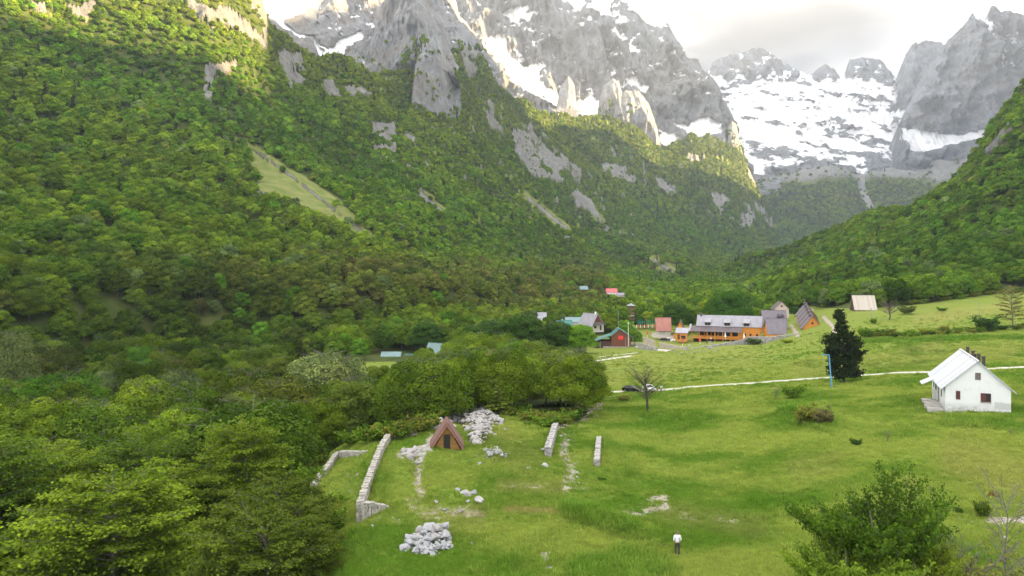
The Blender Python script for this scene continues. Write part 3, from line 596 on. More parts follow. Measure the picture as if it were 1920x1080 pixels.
# nearer left crags above the forest
def m1snow(P, Q, t, X, Z):
    n = fbm(P / 12, Q / 9, oct=4, seed=99); return np.clip((n > 0.3) * 0.58 * ((P > 600) | (Q < 10)), 0, 1)
mountain('mountain', {
 440: [(1000,150),(1150,90),(1400,20),(1900,-120)], 520: [(1050,150),(1200,80),(1400,10),(1900,-110)], 600: [(1100,170),(1300,105),(1500,40),(1950,-120)], 680: [(1200,180),(1400,110),(1600,30),(2000,-120)],
 760: [(1300,200),(1500,120),(1650,40),(2000,-100)], 830: [(1400,200),(1600,110),(1750,50),(2050,-50)], 850: [(1400,200),(1620,110),(1760,55),(2050,-12)], 862: [(1420,200),(1640,110),(1780,60),(2050,30)], 885: [(1500,200),(1700,120),(1800,85),(2000,55)],
 900: [(1550,200),(1720,125),(1800,98),(1950,82)], 930: [(1600,220),(1750,160),(1820,135),(1900,122)]}, 440, 930, 1.3, 150, 55, 561, fx=110, fz=300, material=m_rockn, crest_amp=4, snow_fn=m1snow,
 green_fn=lambda P, Q, t: 0.28 * smooth(60, 110, Q),
 snow_polys=[[(490,-30),(590,-20),(592,12),(565,32),(538,44),(548,60),(562,66),(600,80),(608,100),(640,88),(662,70),(682,60),(686,74),(655,98),(622,122),(600,118),(596,86),(560,70),(530,52),(505,34)], [(700,112),(722,112),(742,132),(720,126)], [(560,28),(600,12),(588,4)]])
mountain('mountain', col3({664: (145,128,124), 676: (145,100,92), 700: (145,85,58), 716: (145,70,20), 735: (145,50,-12), 765: (145,50,-24), 790: (145,50,-10), 808: (145,60,20), 828: (150,80,42), 846: (160,100,78), 864: (170,140,130)},
   (1330, 1400, 1520)), 664, 864, 0.9, 150, 48, 571, fx=60, fz=420, material=m_rockn, crest_amp=4, taper=0.5)
mountain('mountain', {p_: [(Y_ + (p_ - 772) * 1.55, q_) for Y_, q_ in zip((1180, 1215, 1270), qs)] for p_, qs in {772: (230,190,184), 779: (232,150,124), 790: (235,120,90), 800: (235,110,72), 814: (238,110,67), 826: (240,110,78), 838: (240,130,100), 852: (242,160,140), 864: (244,200,186), 872: (245,232,228)}.items()}, 772, 872, 0.7, 130, 17, 581, fx=34, fz=240, material=m_rockn, crest_amp=4, taper=0.5, green_fn=lambda P, Q, t: 0.18 + 0.2 * smooth(190, 235, Q))

# ------------------------------------------------------------------ unseen range added right of frame, its crest shaped to keep evening sun off
def xb(y): return 3000.0 + np.maximum(0, y - 3300) * 0.62
tg = [(-400, 60, 500), (0, 6, 590), (150, 42, 640), (250, 64, 680), (320, 98, 705), (400, 140, 725), (440, 155, 755), (480, 90, 850), (500, -20, 1000), (700, -30, 1400), (760, -15, 1450), (600, 45, 1850), (870, 66, 1950),
      (1000, 240, 2000), (1060, 245, 2300), (1130, 255, 2560), (1180, 305, 2650), (1230, 330, 2740), (1290, 350, 2840), (1340, 360, 2940), (1400, 368, 3060), (1430, 372, 3190), (1250, 200, 3300), (1100, -100, 3450), (1100, -60, 4000), (1300, 40, 4200), (1500, 60, 5600), (1700, 60, 6500)]
ys, zs = [], []
for p, q, Y in tg:
    X = (p - CX) / F * Y; z = (HY - q) / F * Y; s_ = np.linspace(100, 9000, 4000)
    k = int(np.argmax(X + s_ * cos(SUN_B) > xb(Y - s_ * sin(SUN_B))))
    ys.append(Y - s_[k] * sin(SUN_B)); zs.append(z + s_[k] * math.tan(SUN_EL))
o_ = np.argsort(ys); ys = list(np.array(ys)[o_]); zs = list(np.array(zs)[o_])
yy = np.linspace(-2500, 6000, 360); zz = np.interp(yy, ys, zs)
zz = np.where(yy < ys[0], np.maximum(zs[0], 1150), zz) + 26 * fbm(yy / 160, yy * 0, oct=4, seed=61)
rr = []
for k, (dx, fz_) in enumerate(((-1500, 0.0), (-1000, 0.22), (-550, 0.52), (-200, 0.82), (0, 1.0), (250, 0.8), (700, 0.1))):
    rr.append(np.stack([xb(yy) + dx * np.where((dx < 0) & (yy > 3000), 0.5, 1.0) + 60 * fbm(yy / 260, yy * 0 + k, oct=3, seed=62), yy, -60 + (zz + 60) * fz_], -1))
rr = np.stack(rr)
o = mesh_np('mountain', rr.reshape(-1, 3), grid_faces(7, len(yy)), m_rock, smooth_=True, attrs={'snow': ('POINT', 'FLOAT', np.zeros(7 * len(yy))), 'green': ('POINT', 'FLOAT', np.full(7 * len(yy), 0.6))})  # unseen sun-blocking ridge, shaped for the shade line it casts
tag(o, kind='structure')

# ------------------------------------------------------------------ valley air
hz = MB().box(-5200, 5600, -2700, 7800, -80, 2900).build('haze', None); hz['kind'] = 'stuff'
mh = bpy.data.materials.new('valley_air'); mh.use_nodes = True; th = NT(mh.node_tree)
pv = th.n('ShaderNodeVolumePrincipled', ins={'Color': (0.80, 0.885, 1.0), 'Density': 0.000072, 'Anisotropy': 0.1})
th.n('ShaderNodeOutputMaterial', ins={'Volume': pv.outputs[0]}); hz.data.materials.append(mh)
# ------------------------------------------------------------------ trees
def leaf_mat(name, src):
    """src: 'OBJECT' colour of the tree object, or 'INST' colour stored per tree of the forest"""
    m, t = mat(name); P = t.n('ShaderNodeNewGeometry').outputs['Position']
    base = t.n('ShaderNodeObjectInfo').outputs['Color'] if src == 'OBJECT' else t.attr('tcol', 'INSTANCER', 'Color')
    v = t.attr('tint')
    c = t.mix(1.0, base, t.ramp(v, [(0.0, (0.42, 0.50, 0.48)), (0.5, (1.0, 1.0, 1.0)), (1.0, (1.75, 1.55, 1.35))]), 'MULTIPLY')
    d = t.n('ShaderNodeBsdfDiffuse', ins={'Color': c}); tr = t.n('ShaderNodeBsdfTranslucent', ins={'Color': t.mix(1.0, c, (1.25, 1.15, 0.6), 'MULTIPLY')})
    mx = t.n('ShaderNodeMixShader', ins={0: 0.22, 1: d.outputs[0], 2: tr.outputs[0]})
    t.n('ShaderNodeOutputMaterial', ins={'Surface': mx.outputs[0]}); return m
m_leaf = leaf_mat('leaves', 'OBJECT'); m_leafi = leaf_mat('forest_leaves', 'INST')
m_bark = plain('bark', (0.16, 0.14, 0.12), 0.9, 0.3, 2.5); m_barkd = plain('dark_bark', (0.075, 0.062, 0.055), 0.95, 0.3, 2.5)
m_barkl = plain('pale_bark', (0.27, 0.25, 0.22), 0.9, 0.25, 2.5)

def tube_np(segs, n=5):
    """segs: list of (pts array (k,3), radii) -> verts, quads"""
    V, Fc, b = [], [], 0
    for pts, rad in segs:
        pts = np.asarray(pts, float); k = len(pts); d = np.gradient(pts, axis=0); d /= np.linalg.norm(d, axis=1)[:, None] + 1e-9
        ref = np.where(np.abs(d[:, 2:3]) > 0.9, np.array([[1.0, 0.1, 0]]), np.array([[0, 0, 1.0]])); u = np.cross(d, ref); u /= np.linalg.norm(u, axis=1)[:, None] + 1e-9; q = np.cross(d, u)
        a = 2 * pi * np.arange(n) / n
        v = pts[:, None] + (u[:, None] * np.cos(a)[None, :, None] + q[:, None] * np.sin(a)[None, :, None]) * np.asarray(rad)[:, None, None]
        i = np.arange(k - 1)[:, None] * n + np.arange(n)[None]; j = np.arange(k - 1)[:, None] * n + (np.arange(n)[None] + 1) % n
        V.append(v.reshape(-1, 3)); Fc.append(np.stack([i, j, j + n, i + n], -1).reshape(-1, 4) + b); b += k * n
    return (np.vstack(V), np.vstack(Fc)) if V else (np.zeros((0, 3)), np.zeros((0, 4), int))
def cards(c, s, rng, flat=0.7, dirn=None, asp=1.5):
    """leaf-spray quads: centres c (n,3), sizes s (n)"""
    n = len(c); nrm = rng.normal(size=(n, 3)) * (1 - flat) + np.array([0, 0, 1.0]) * flat; nrm /= np.linalg.norm(nrm, axis=1)[:, None]
    r = rng.normal(size=(n, 3)) if dirn is None else dirn + rng.normal(size=(n, 3)) * 0.45
    u = np.cross(nrm, r); u /= np.linalg.norm(u, axis=1)[:, None] + 1e-9; w_ = np.cross(u, nrm)
    u = u * (s / asp / 2)[:, None] * 1.2; w_ = w_ * (s / 2)[:, None] * 1.2
    v = np.stack([c - w_, c + u * 0.9 + nrm * (s * 0.08)[:, None], c + w_, c - u * 0.9 + nrm * (s * 0.08)[:, None]], 1).reshape(-1, 3)
    return v, np.arange(n * 4).reshape(n, 4)
def gen_tree(seed, h, r, nl, ls, nb=42, style='beech', base=0.16, lean=0.0, trunk_r=None, twigs=5, tight=1.0):
    rng = np.random.default_rng(seed); segs = []; tips = []; W = []; Dn = []; Tn = []
    tr = trunk_r or 0.016 * h; k = 9; zz_ = np.linspace(0, 0.93 * h, k)
    off = np.cumsum(rng.normal(size=(k, 2)) * 0.012 * h, 0); off -= off[0]
    tp = np.stack([off[:, 0] + lean * zz_, off[:, 1], zz_], -1); segs.append((tp, np.linspace(tr, tr * 0.18, k)))
    golden = 2.399
    lob = rng.uniform(0, 2 * pi, 3)
    for i in range(nb):
        u = (i + rng.uniform(0, 1)) / nb
        if style == 'beech': prof = sqrt(max(0.03, 1 - ((u - 0.34) / 0.70) ** 2)); z0 = h * (base * 0.75 + (0.92 - base * 0.75) * u ** 0.95); rise = 0.18 + 0.55 * u
        elif style == 'cone': prof = (1 - u) ** 0.85 * 0.97 + 0.03; z0 = h * (base + (0.97 - base) * u); rise = -0.22 + 0.3 * u
        elif style == 'pine': prof = (0.80 + 0.20 * sin(11 * u + lob[0])) * min(1, (1.04 - u) ** 0.72) * min(1.0, 0.7 + 2.5 * u); z0 = h * (base + (0.93 - base) * u); rise = 0.05 + 0.45 * u
        elif style == 'bush': prof = sqrt(max(0.05, 1 - ((u - 0.25) / 0.8) ** 2)); z0 = h * 0.45 * u; rise = 0.75
        elif style == 'vase': prof = 0.55 + 0.45 * rng.uniform(); z0 = h * (0.06 + 0.50 * u); rise = 1.15 + 0.3 * u
        elif style == 'bare': prof = 0.75 + 0.25 * rng.uniform(); z0 = h * (0.30 + 0.45 * u); rise = 0.55 + 0.75 * u
        a = i * golden + rng.normal() * 0.35
        L = r * prof * rng.uniform(0.72, 1.12) * (1 + 0.16 * sin(2 * a + lob[0]) + 0.10 * sin(3 * a + lob[1]))
        p0 = np.array([np.interp(z0, zz_, tp[:, 0]), np.interp(z0, zz_, tp[:, 1]), z0]); d = np.array([cos(a), sin(a), 0])
        t = np.linspace(0, 1, 6)[:, None]; rs = rise * L * rng.uniform(0.7, 1.3)
        droop = (0.10 if style in ('beech', 'cone') else -0.06) * L
        pts = p0 + d * L * t + np.array([0, 0, 1.0]) * (rs * t ** 0.9 - droop * t ** 2.5) + rng.normal(size=(6, 3)) * (0.085 if style == 'bare' else 0.025) * L * t
        if style == 'vase': pts = p0 + d * L * t ** 1.5 * 0.9 + np.array([0, 0, 1.0]) * ((h * rng.uniform(0.85, 1.04) - z0) * prof * t ** 0.9) + rng.normal(size=(6, 3)) * 0.02 * L * t
        segs.append((pts, np.linspace(max(0.012, tr * 0.32 * prof), 0.006, 6)))
        bt = rng.uniform(-0.16, 0.16)
        ntw = max(2, int(twigs * (0.5 + prof)))
        for j in range(ntw + 1):
            s_ = 0.25 + 0.75 * (j + rng.uniform(0, 0.8)) / (ntw + 1) if j < ntw else 0.8
            q0 = pts[0] + (pts[-1] - pts[0]) * 0; idx = s_ * 5; ii = min(4, int(idx)); q0 = pts[ii] + (pts[ii + 1] - pts[ii]) * (idx - ii)
            ta = a + (0 if j == ntw else (1 if j % 2 else -1) * rng.uniform(0.5, 1.0)); tl = L * (0.42 * (1.15 - s_ * 0.6) if j < ntw else 0.22) * rng.uniform(0.7, 1.2)
            up = rng.uniform(-0.12, 0.22) if style in ('beech', 'cone') else rng.uniform(0.1, 0.8)
            dd = np.array([cos(ta), sin(ta), up]);
            if style == 'vase': dd = np.array([cos(ta) * 0.8, sin(ta) * 0.8, 0.9]); tl *= 0.8
            q1 = q0 + dd * tl
            if twigs > 3: segs.append((np.stack([q0, (q0 + q1) / 2 + rng.normal(size=3) * 0.03 * tl, q1]), np.array([0.012, 0.008, 0.004]) * (h / 12 + 0.3)))
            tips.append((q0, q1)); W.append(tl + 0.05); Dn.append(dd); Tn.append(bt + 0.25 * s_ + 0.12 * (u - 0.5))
    if nl:
        W = np.array(W) ** 1.1; pk = rng.choice(len(W), nl, p=W / W.sum()); A0 = np.array([q[0] for q in tips])[pk]; A1 = np.array([q[1] for q in tips])[pk]
        s = rng.uniform(-0.05, 1.08, nl)[:, None]; sp = tight * 0.10 * (np.linalg.norm(A1 - A0, axis=1)[:, None] + 0.3 * r / 3)
        side = rng.normal(size=(nl, 3)) * np.array([1.5, 1.5, 0.6 if style in ('beech', 'cone') else 1.3]) * sp
        if style == 'pine': side *= 0.9
        c = A0 + (A1 - A0) * s + side; sz = ls * rng.uniform(0.6, 1.35, nl)
        v, f = cards(c, sz, rng, 0.62 if style in ('beech', 'cone') else 0.25, np.array(Dn)[pk], 1.4 if style != 'pine' else 2.0)
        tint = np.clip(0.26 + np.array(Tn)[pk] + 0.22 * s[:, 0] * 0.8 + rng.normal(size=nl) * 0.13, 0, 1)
    else: v = np.zeros((0, 3)); f = np.zeros((0, 4), int); tint = np.zeros(0)
    return segs, v, f, tint
def tree_meshes(seed, h, r, nl, ls, bark=None, tube_n=5, leafmat=None, leaf_extra=None, **kw):
    dome = kw.pop('dome', 0); segs, v, f, tint = gen_tree(seed, h, r * (0.8 if dome else 1), 0 if dome else nl, ls, **kw); tv, tf = tube_np(segs, tube_n)
    if dome: v, f, tint = dome_crown(np.random.default_rng(seed), h, r, nl, ls, dome)
    trunk = mesh_np('trunk', tv, tf, bark or m_bark, link=False, smooth_=True)
    crown = mesh_np('crown', v, f, leafmat or m_leaf, link=False, attrs={'tint': ('FACE', 'FLOAT', tint)}) if nl else None
    return trunk, crown
def dome_crown(rng, h, r, nl, ls, K=15):
    a = np.arange(K) * 2.399 + rng.uniform(0, 6); zt_ = (np.arange(K) + 0.5) / K; rr_ = r * 0.62 * np.sqrt(np.clip(1 - ((zt_ - 0.30) / 0.78) ** 2, 0.02, 1)) * rng.uniform(0.75, 1.15, K)
    cen = np.stack([rr_ * np.cos(a), rr_ * np.sin(a), h * (0.26 + 0.60 * zt_)], -1); lr = r * rng.uniform(0.34, 0.54, K) * (1.08 - 0.35 * zt_)
    k = rng.choice(K, nl, p=lr ** 2 / (lr ** 2).sum()); d = rng.normal(size=(nl, 3)); d[:, 2] = np.abs(d[:, 2]) * 0.9 - 0.25 * (rng.uniform(size=nl) < 0.5); d /= np.linalg.norm(d, axis=1)[:, None]
    out = cen[k] * np.array([1, 1, 0]); d = d + 0.5 * out / (r + 1e-6); d /= np.linalg.norm(d, axis=1)[:, None]
    c = cen[k] + d * (lr[k] * rng.uniform(0.78, 1.12, nl))[:, None] * np.array([1, 1, 0.85]); s = ls * rng.uniform(0.6, 1.3, nl)
    nrm = d + rng.normal(size=(nl, 3)) * 0.38; nrm /= np.linalg.norm(nrm, axis=1)[:, None]; q = rng.normal(size=(nl, 3)); u_ = np.cross(nrm, q); u_ /= np.linalg.norm(u_, axis=1)[:, None]; w_ = np.cross(nrm, u_)
    v = np.stack([c - w_ * s[:, None] * .6, c + u_ * s[:, None] * .42, c + w_ * s[:, None] * .6, c - u_ * s[:, None] * .42], 1).reshape(-1, 3); f = np.arange(nl * 4).reshape(nl, 4)
    tint = np.clip(0.48 + 0.16 * rng.normal(size=K)[k] + 0.10 * rng.normal(size=nl), 0, 1)
    return v, f, tint
def forest_mesh(seed, h, r, nl, ls, style='dome', **kw):
    """a whole tree in one mesh: stem, and a crown of lumps whose leaf sprays lie along the lump surfaces"""
    if style != 'dome':
        segs, v, f, tint = gen_tree(seed, h, r, nl, ls, twigs=3, style=style, **kw); tv, tf = tube_np(segs[:1], 4)
    else:
        rng = np.random.default_rng(seed); tv, tf = tube_np([(np.array([[0, 0, 0], [0.1, 0, h * 0.35], [0, 0.1, h * 0.8]]), [0.018 * h, 0.012 * h, 0.004 * h])], 4)
        v, f, tint = dome_crown(rng, h, r, nl, ls)
    me = mesh_np('tree_shape', np.vstack([tv, v]), np.vstack([tf, f + len(tv)]), None, link=False, mats=[m_bark, m_leafi], fm=np.r_[np.zeros(len(tf)), np.ones(len(f))],
                 attrs={'tint': ('FACE', 'FLOAT', np.r_[np.zeros(len(tf)), tint])})
    return bpy.data.objects.new('tree_shape', me)
def scatter(name, pts, scl, rot, idx, col, protos, rx=None):
    """ONE object holding uncountable growth: geometry nodes put a shape on every vertex"""
    n = len(pts); me = bpy.data.meshes.new(name); me.vertices.add(n); me.vertices.foreach_set('co', np.ascontiguousarray(pts, np.float32).ravel())
    for an, typ, d in (('tscale', 'FLOAT', scl), ('tidx', 'INT', idx)):
        a = me.attributes.new(an, typ, 'POINT'); a.data.foreach_set('value', np.ascontiguousarray(d, np.float32 if typ == 'FLOAT' else np.int32))
    R = np.zeros((n, 3)); R[:, 2] = rot
    if rx is not None: R[:, :2] = rx
    for an, d in (('trot', R), ('tcol', col)):
        a = me.attributes.new(an, 'FLOAT_VECTOR', 'POINT'); a.data.foreach_set('vector', np.ascontiguousarray(d, np.float32).ravel())
    o = bpy.data.objects.new(name, me); COL.objects.link(o); o['kind'] = 'stuff'
    ng = bpy.data.node_groups.new(name, 'GeometryNodeTree')
    ng.interface.new_socket('Geometry', in_out='INPUT', socket_type='NodeSocketGeometry'); ng.interface.new_socket('Geometry', in_out='OUTPUT', socket_type='NodeSocketGeometry')
    N = ng.nodes; gi = N.new('NodeGroupInput'); go = N.new('NodeGroupOutput'); iop = N.new('GeometryNodeInstanceOnPoints'); jn = N.new('GeometryNodeJoinGeometry')
    for pr in reversed(protos):
        oi = N.new('GeometryNodeObjectInfo'); oi.inputs['Object'].default_value = pr; oi.inputs['As Instance'].default_value = True; ng.links.new(oi.outputs['Geometry'], jn.inputs[0])
    def at(nm, typ): a = N.new('GeometryNodeInputNamedAttribute'); a.data_type = typ; a.inputs[0].default_value = nm; return a.outputs['Attribute']
    ng.links.new(gi.outputs[0], iop.inputs['Points']); ng.links.new(jn.outputs[0], iop.inputs['Instance']); iop.inputs['Pick Instance'].default_value = True
    ng.links.new(at('tidx', 'INT'), iop.inputs['Instance Index']); ng.links.new(at('tscale', 'FLOAT'), iop.inputs['Scale'])
    ng.links.new(at('trot', 'FLOAT_VECTOR'), iop.inputs['Rotation']); ng.links.new(iop.outputs[0], go.inputs[0])
    md = o.modifiers.new('growth', 'NODES'); md.node_group = ng; return o

YEL, MID, DRK, OLV, BRN, PAL, VIV, CON = (0.220, 0.290, 0.022), (0.120, 0.215, 0.022), (0.045, 0.100, 0.016), (0.165, 0.185, 0.034), (0.180, 0.145, 0.048), (0.165, 0.215, 0.07), (0.125, 0.250, 0.020), (0.024, 0.048, 0.022)
PALN = {'yellow-green': YEL, 'mid-green': MID, 'dark green': DRK, 'olive green': OLV, 'bronze-brown': BRN, 'pale grey-green': PAL, 'bright green': VIV}

rngF = np.random.default_rng(7)
# ---- candidates everywhere trees grow, visible surroundings only
def jitter_grid(y0, y1, sp, pxlo=-120, pxhi=2040):
    ny = int((y1 - y0) / sp); out = []
    for y in np.linspace(y0, y1, ny):
        x0 = (pxlo - CX) / F * y; x1 = (pxhi - CX) / F * y; nx = max(1, int((x1 - x0) / sp))
        out.append(np.stack([np.linspace(x0, x1, nx) + rngF.uniform(-0.5, 0.5, nx) * sp * 1.1, np.full(nx, y) + rngF.uniform(-0.55, 0.55, nx) * sp * 1.1], -1))
    return np.vstack(out)
bands = [(46, 57, 7.5), (57, 150, 7.8), (150, 190, 7.6), (190, 420, 5.1), (420, 1200, 5.0), (1200, 2000, 5.9), (2000, 3300, 8.6), (3300, 4500, 13.0)]
C = np.vstack([np.c_[jitter_grid(a, b, s_), np.full(len(jitter_grid(a, b, s_)), s_)] if False else (lambda g_: np.c_[g_, np.full(len(g_), s_)])(jitter_grid(a, b, s_)) for a, b, s_ in bands])
X, Y, SP = C.T; Z = Hz(X, Y); PXc = CX + X / Y * F; PYc = HY - Z / Y * F
md_, cl_, cf_, sc_, hi_ = masks(PXc, PYc, X, Y, Z)
rnd = rngF.uniform(0, 1, len(X))
keep = ~md_ & ~(cl_ & (rnd > 0.03)) & ~(cf_ & (rnd > 0.11)) & ~((sc_ > 0.3) & (rnd > 0.12)) & ~((hi_ > 0.3) & (rnd > 0.05))
# the hidden village street and lawns stay open
vil = (PXc > 1040) & (PXc < 1620) & (Y > 262) & (Y < 355)
keep &= ~vil
keep &= ~((PXc > 690) & (PXc < 850) & (Y > 262) & (Y < 305) & (PYc > 660))
keep &= ~((PXc > 1330) & (Y > 3000) & (Y < 3300) & (PXc < 1340))
sl = np.hypot((Hz(X + 4, Y) - Z) / 4, (Hz(X, Y + 4) - Z) / 4)
# visibility: march from the camera along the ray
vis_ = np.ones(len(X), bool); zt = Z + 14 + Y * 0.004
for k in np.linspace(0.12, 0.97, 60):
    vis_ &= Hz(X * k, Y * k) < zt * k + 0.5 + 0.012 * Y
keep &= vis_
keep &= (Y > 57) | ((PXc > 400) & (PXc < 500))
keep &= ~((PXc > 488) & (Y > 66) & (Y < 101) & (PXc < 760)) & ~((PXc > 455) & (Y <= 66)) & ~((PXc > 1088) & (Y < 235) & (PXc < 1130)) & ~((PXc > 640) & (Y < 106) & (PXc < 1120))
keep &= (Y < 190) | (rngF.uniform(0, 1, len(X)) < np.sqrt(1 + sl ** 2) / 1.75)
SP = np.where(Y > 190, SP * 1.4, SP)
X, Y, Z, SP, PXc, PYc, sl, cf_ = [a[keep] for a in (X, Y, Z, SP, PXc, PYc, sl, cf_)]
n = len(X)
# ---- crown colours: regional drifts plus tree-to-tree change
def lerp3(a, b, f): return np.asarray(a)[None] * (1 - f[:, None]) + np.asarray(b)[None] * f[:, None]
reg = fbm(X / 160, Y / 160, oct=3, seed=201); reg2 = fbm(X / 60, Y / 60, oct=3, seed=202)
col = lerp3(MID, YEL, np.clip(0.35 + reg * 0.9 + rngF.normal(size=n) * 0.25, 0, 1))
low = smooth(470, 520, PYc) * smooth(640, 560, PYc) * (PXc < 1140) * (Y > 170)                # the not yet greened trees low on the slope
hi_sun = np.clip(smooth(150, 330, Z) * 0.75, 0, 1); col = col * (1 - hi_sun[:, None]) + np.array([[0.25, 0.27, 0.03]]) * hi_sun[:, None] * rngF.uniform(0.8, 1.15, n)[:, None]  # golden sunlight put into the leaf colour of crowns high on the slopes
bz = np.clip(low * (0.85 + 0.9 * reg2) * smooth(80, 700, PXc) * 1.0 + (rngF.uniform(size=n) < 0.10) * 0.5, 0, 0.85)
col = col * (1 - bz[:, None]) + np.asarray(lerp3(OLV, BRN, np.clip(rngF.uniform(size=n) * 1.1 - 0.1, 0, 1))) * bz[:, None]
dk = np.clip(smooth(0.0, 0.5, reg2 + rngF.normal(size=n) * 0.3) * 0.55, 0, 1); col = col * (1 - dk[:, None]) + np.asarray(DRK)[None] * dk[:, None]
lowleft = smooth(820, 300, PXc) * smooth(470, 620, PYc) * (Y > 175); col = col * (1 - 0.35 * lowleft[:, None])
viv = rngF.uniform(size=n) < 0.035; col[viv] = np.asarray(VIV)
pale_ = rngF.uniform(size=n) < 0.03; col[pale_] = np.asarray(PAL)
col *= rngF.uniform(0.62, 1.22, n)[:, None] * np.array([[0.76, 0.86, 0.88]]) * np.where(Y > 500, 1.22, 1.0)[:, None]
conif = rngF.uniform(size=n) < np.clip(0.03 + 0.16 * smooth(700, 1300, Y) * smooth(-0.1, 0.4, fbm(X / 90, Y / 90, oct=3, seed=205)) + 0.22 * cf_ + 0.1 * (Y > 2000), 0, 0.4)
conif &= ~((Y < 420) & (rngF.uniform(size=n) < 0.9))
col[conif] = np.asarray(CON) * rngF.uniform(0.8, 1.4, conif.sum())[:, None]
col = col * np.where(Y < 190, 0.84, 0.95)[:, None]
hgt_ = np.where(Y < 150, rngF.uniform(9.5, 15.5, n), rngF.uniform(7.5, 12.5, n)) * np.where(sl > 0.9, 0.75, 1.0)
hgt_ = np.where((Y > 150) & (Y < 330) & (PXc > 850) & (PXc < 1150), hgt_ * 1.15, hgt_)
hgt_ = np.where(SP > 8.5, hgt_ * (SP / 8.0) ** 0.75, hgt_)
hgt_ = np.where((Y > 420) & (Y < 2000), hgt_ * 0.84, hgt_); hgt_[conif] *= 1.3
edge = (Y < 125) & (PXc > 560) & (PXc < 1112)
hgt_[edge] = rngF.uniform(10, 13.2, edge.sum())
CAPX = [540, 600, 640, 706, 712, 782, 800, 815, 836, 850, 900, 950, 1000, 1050, 1090, 1120]; CAPY = [690, 705, 704, 704, 672, 672, 650, 658, 655, 630, 606, 622, 632, 650, 658, 668]
capz = (HY - (np.interp(PXc, CAPX, CAPY) + rngF.uniform(-4, 13, n))) / F * Y
cm = (PXc > 540) & (PXc < 1125) & (Y < 264); hgt_ = np.where(cm, np.minimum(hgt_, np.maximum(capz - Z, 3.0)), hgt_)
FARH = [(1094, 543.5, 16), (1146, 550, 22), (1164, 555, 14)]
for a_, b_, y0_, y1_, lim in tuple((p_ - w_, p_ + w_, hit(p_, q_ + 1.5).y * 0.45, hit(p_, q_ + 1.5).y + 12, q_) for p_, q_, w_ in FARH) + ((1002, 1030, 264, 372, 597), (1038, 1102, 264, 350, 606), (1174, 1192, 330, 425, 592)):
    cm = (PXc > a_) & (PXc < b_) & (Y > y0_) & (Y < y1_); hgt_ = np.where(cm, np.clip((HY - lim) / F * Y - Z, 0.6, hgt_), hgt_)
# a sapling fringe where the wood meets the meadow is left out near the walls
# ------------------------------------------------------------------ the 260 largest-looking trees are objects, the rest is the forest
BEECH = [tree_meshes(900 + k, 12.0, (5.0, 5.6, 4.4, 5.2, 4.2, 5.8)[k], 13000, 0.30, nb=(34, 40, 30, 36, 28, 42)[k], twigs=4, tube_n=4, dome=(20, 26, 18, 24, 17, 28)[k]) for k in range(6)]
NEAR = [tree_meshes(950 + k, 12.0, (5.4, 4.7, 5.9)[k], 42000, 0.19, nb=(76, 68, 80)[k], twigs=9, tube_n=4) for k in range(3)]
inview = (PXc > -60) & (PXc < 1990) & (Y > 36)
top_py = HY - (Z + hgt_) / Y * F
appar = hgt_ / Y * inview * (top_py < 1075)
order = np.argsort(-appar); hero = np.zeros(n, bool); hero[order[:262]] = True; hero &= appar > 0
def add_tree(name, loc, h, pair, color, label, cat='tree', group=None, rz=0.0, h0=12.0, wide=1.0):
    t = empty(name, loc, rz, label, cat, group); t.scale = (h / h0 * wide, h / h0 * wide, h / h0)
    for nm, me in zip(('trunk', 'crown'), pair):
        if me is None: continue
        c = bpy.data.objects.new(nm, me); COL.objects.link(c); c.parent = t; c.color = (*color, 1)
    return t
LAND = [('the low stone wall by the woods', 612, 885), ('the triangular end of the long wall', 690, 970), ('the rubble heap', 870, 790), ('the little wooden hut', 838, 820), ('the top end of the long wall', 735, 825),
        ('the grassy clearing in the woods', 672, 695), ('the pale grey-green willow', 600, 690), ('the two half-hidden cabin roofs', 750, 668), ('the pointed light cabin roof', 826, 655), ('the shorter leaning wall', 1038, 815),
        ('the bright maple by the hall', 1088, 625), ('the brown hall', 1150, 635), ('the track bend', 1120, 680), ('the meadow edge at the bottom', 560, 1050), ('the gable of the grey-roofed house', 1120, 600), ('the cottage row', 1500, 570), ('the shingle barn', 1628, 560), ('the top of the far meadow', 1850, 545)]
ORD = ['nearest', 'second nearest', 'third nearest', 'fourth nearest', 'fifth nearest', 'sixth nearest', 'seventh nearest', 'eighth nearest', 'ninth nearest', 'tenth nearest', 'eleventh nearest', 'twelfth nearest', 'thirteenth nearest', 'fourteenth nearest', 'fifteenth nearest', 'sixteenth nearest',
       'seventeenth nearest', 'eighteenth nearest', 'nineteenth nearest', 'twentieth nearest'] + [a + ' nearest' for a in ('twenty-first twenty-second twenty-third twenty-fourth twenty-fifth twenty-sixth twenty-seventh twenty-eighth twenty-ninth thirtieth '
       'thirty-first thirty-second thirty-third thirty-fourth thirty-fifth thirty-sixth thirty-seventh thirty-eighth thirty-ninth fortieth forty-first forty-second forty-third forty-fourth forty-fifth forty-sixth forty-seventh forty-eighth forty-ninth fiftieth').split()]
names = list(PALN); PV = np.array([PALN[k] for k in names])
hid = np.where(hero)[0]; rec = []
for i in hid:
    c = col[i]; ci = int(np.argmin(((np.log(PV) - np.log(c + 1e-4)) ** 2).sum(1))); mx, my = PXc[i], (PYc[i] + top_py[i]) / 2
    d = [math.hypot(mx - a, (my - b) * 1.3) for _, a, b in LAND]; li = int(np.argmin(d)); dx, dy = mx - LAND[li][1], my - LAND[li][2]
    side = ('right' if dx > 0 else 'left') if abs(dx) > abs(dy) * 1.1 else ('below' if dy > 0 else 'above'); rec.append((names[ci], li, side, d[li], i))
cnt = {}
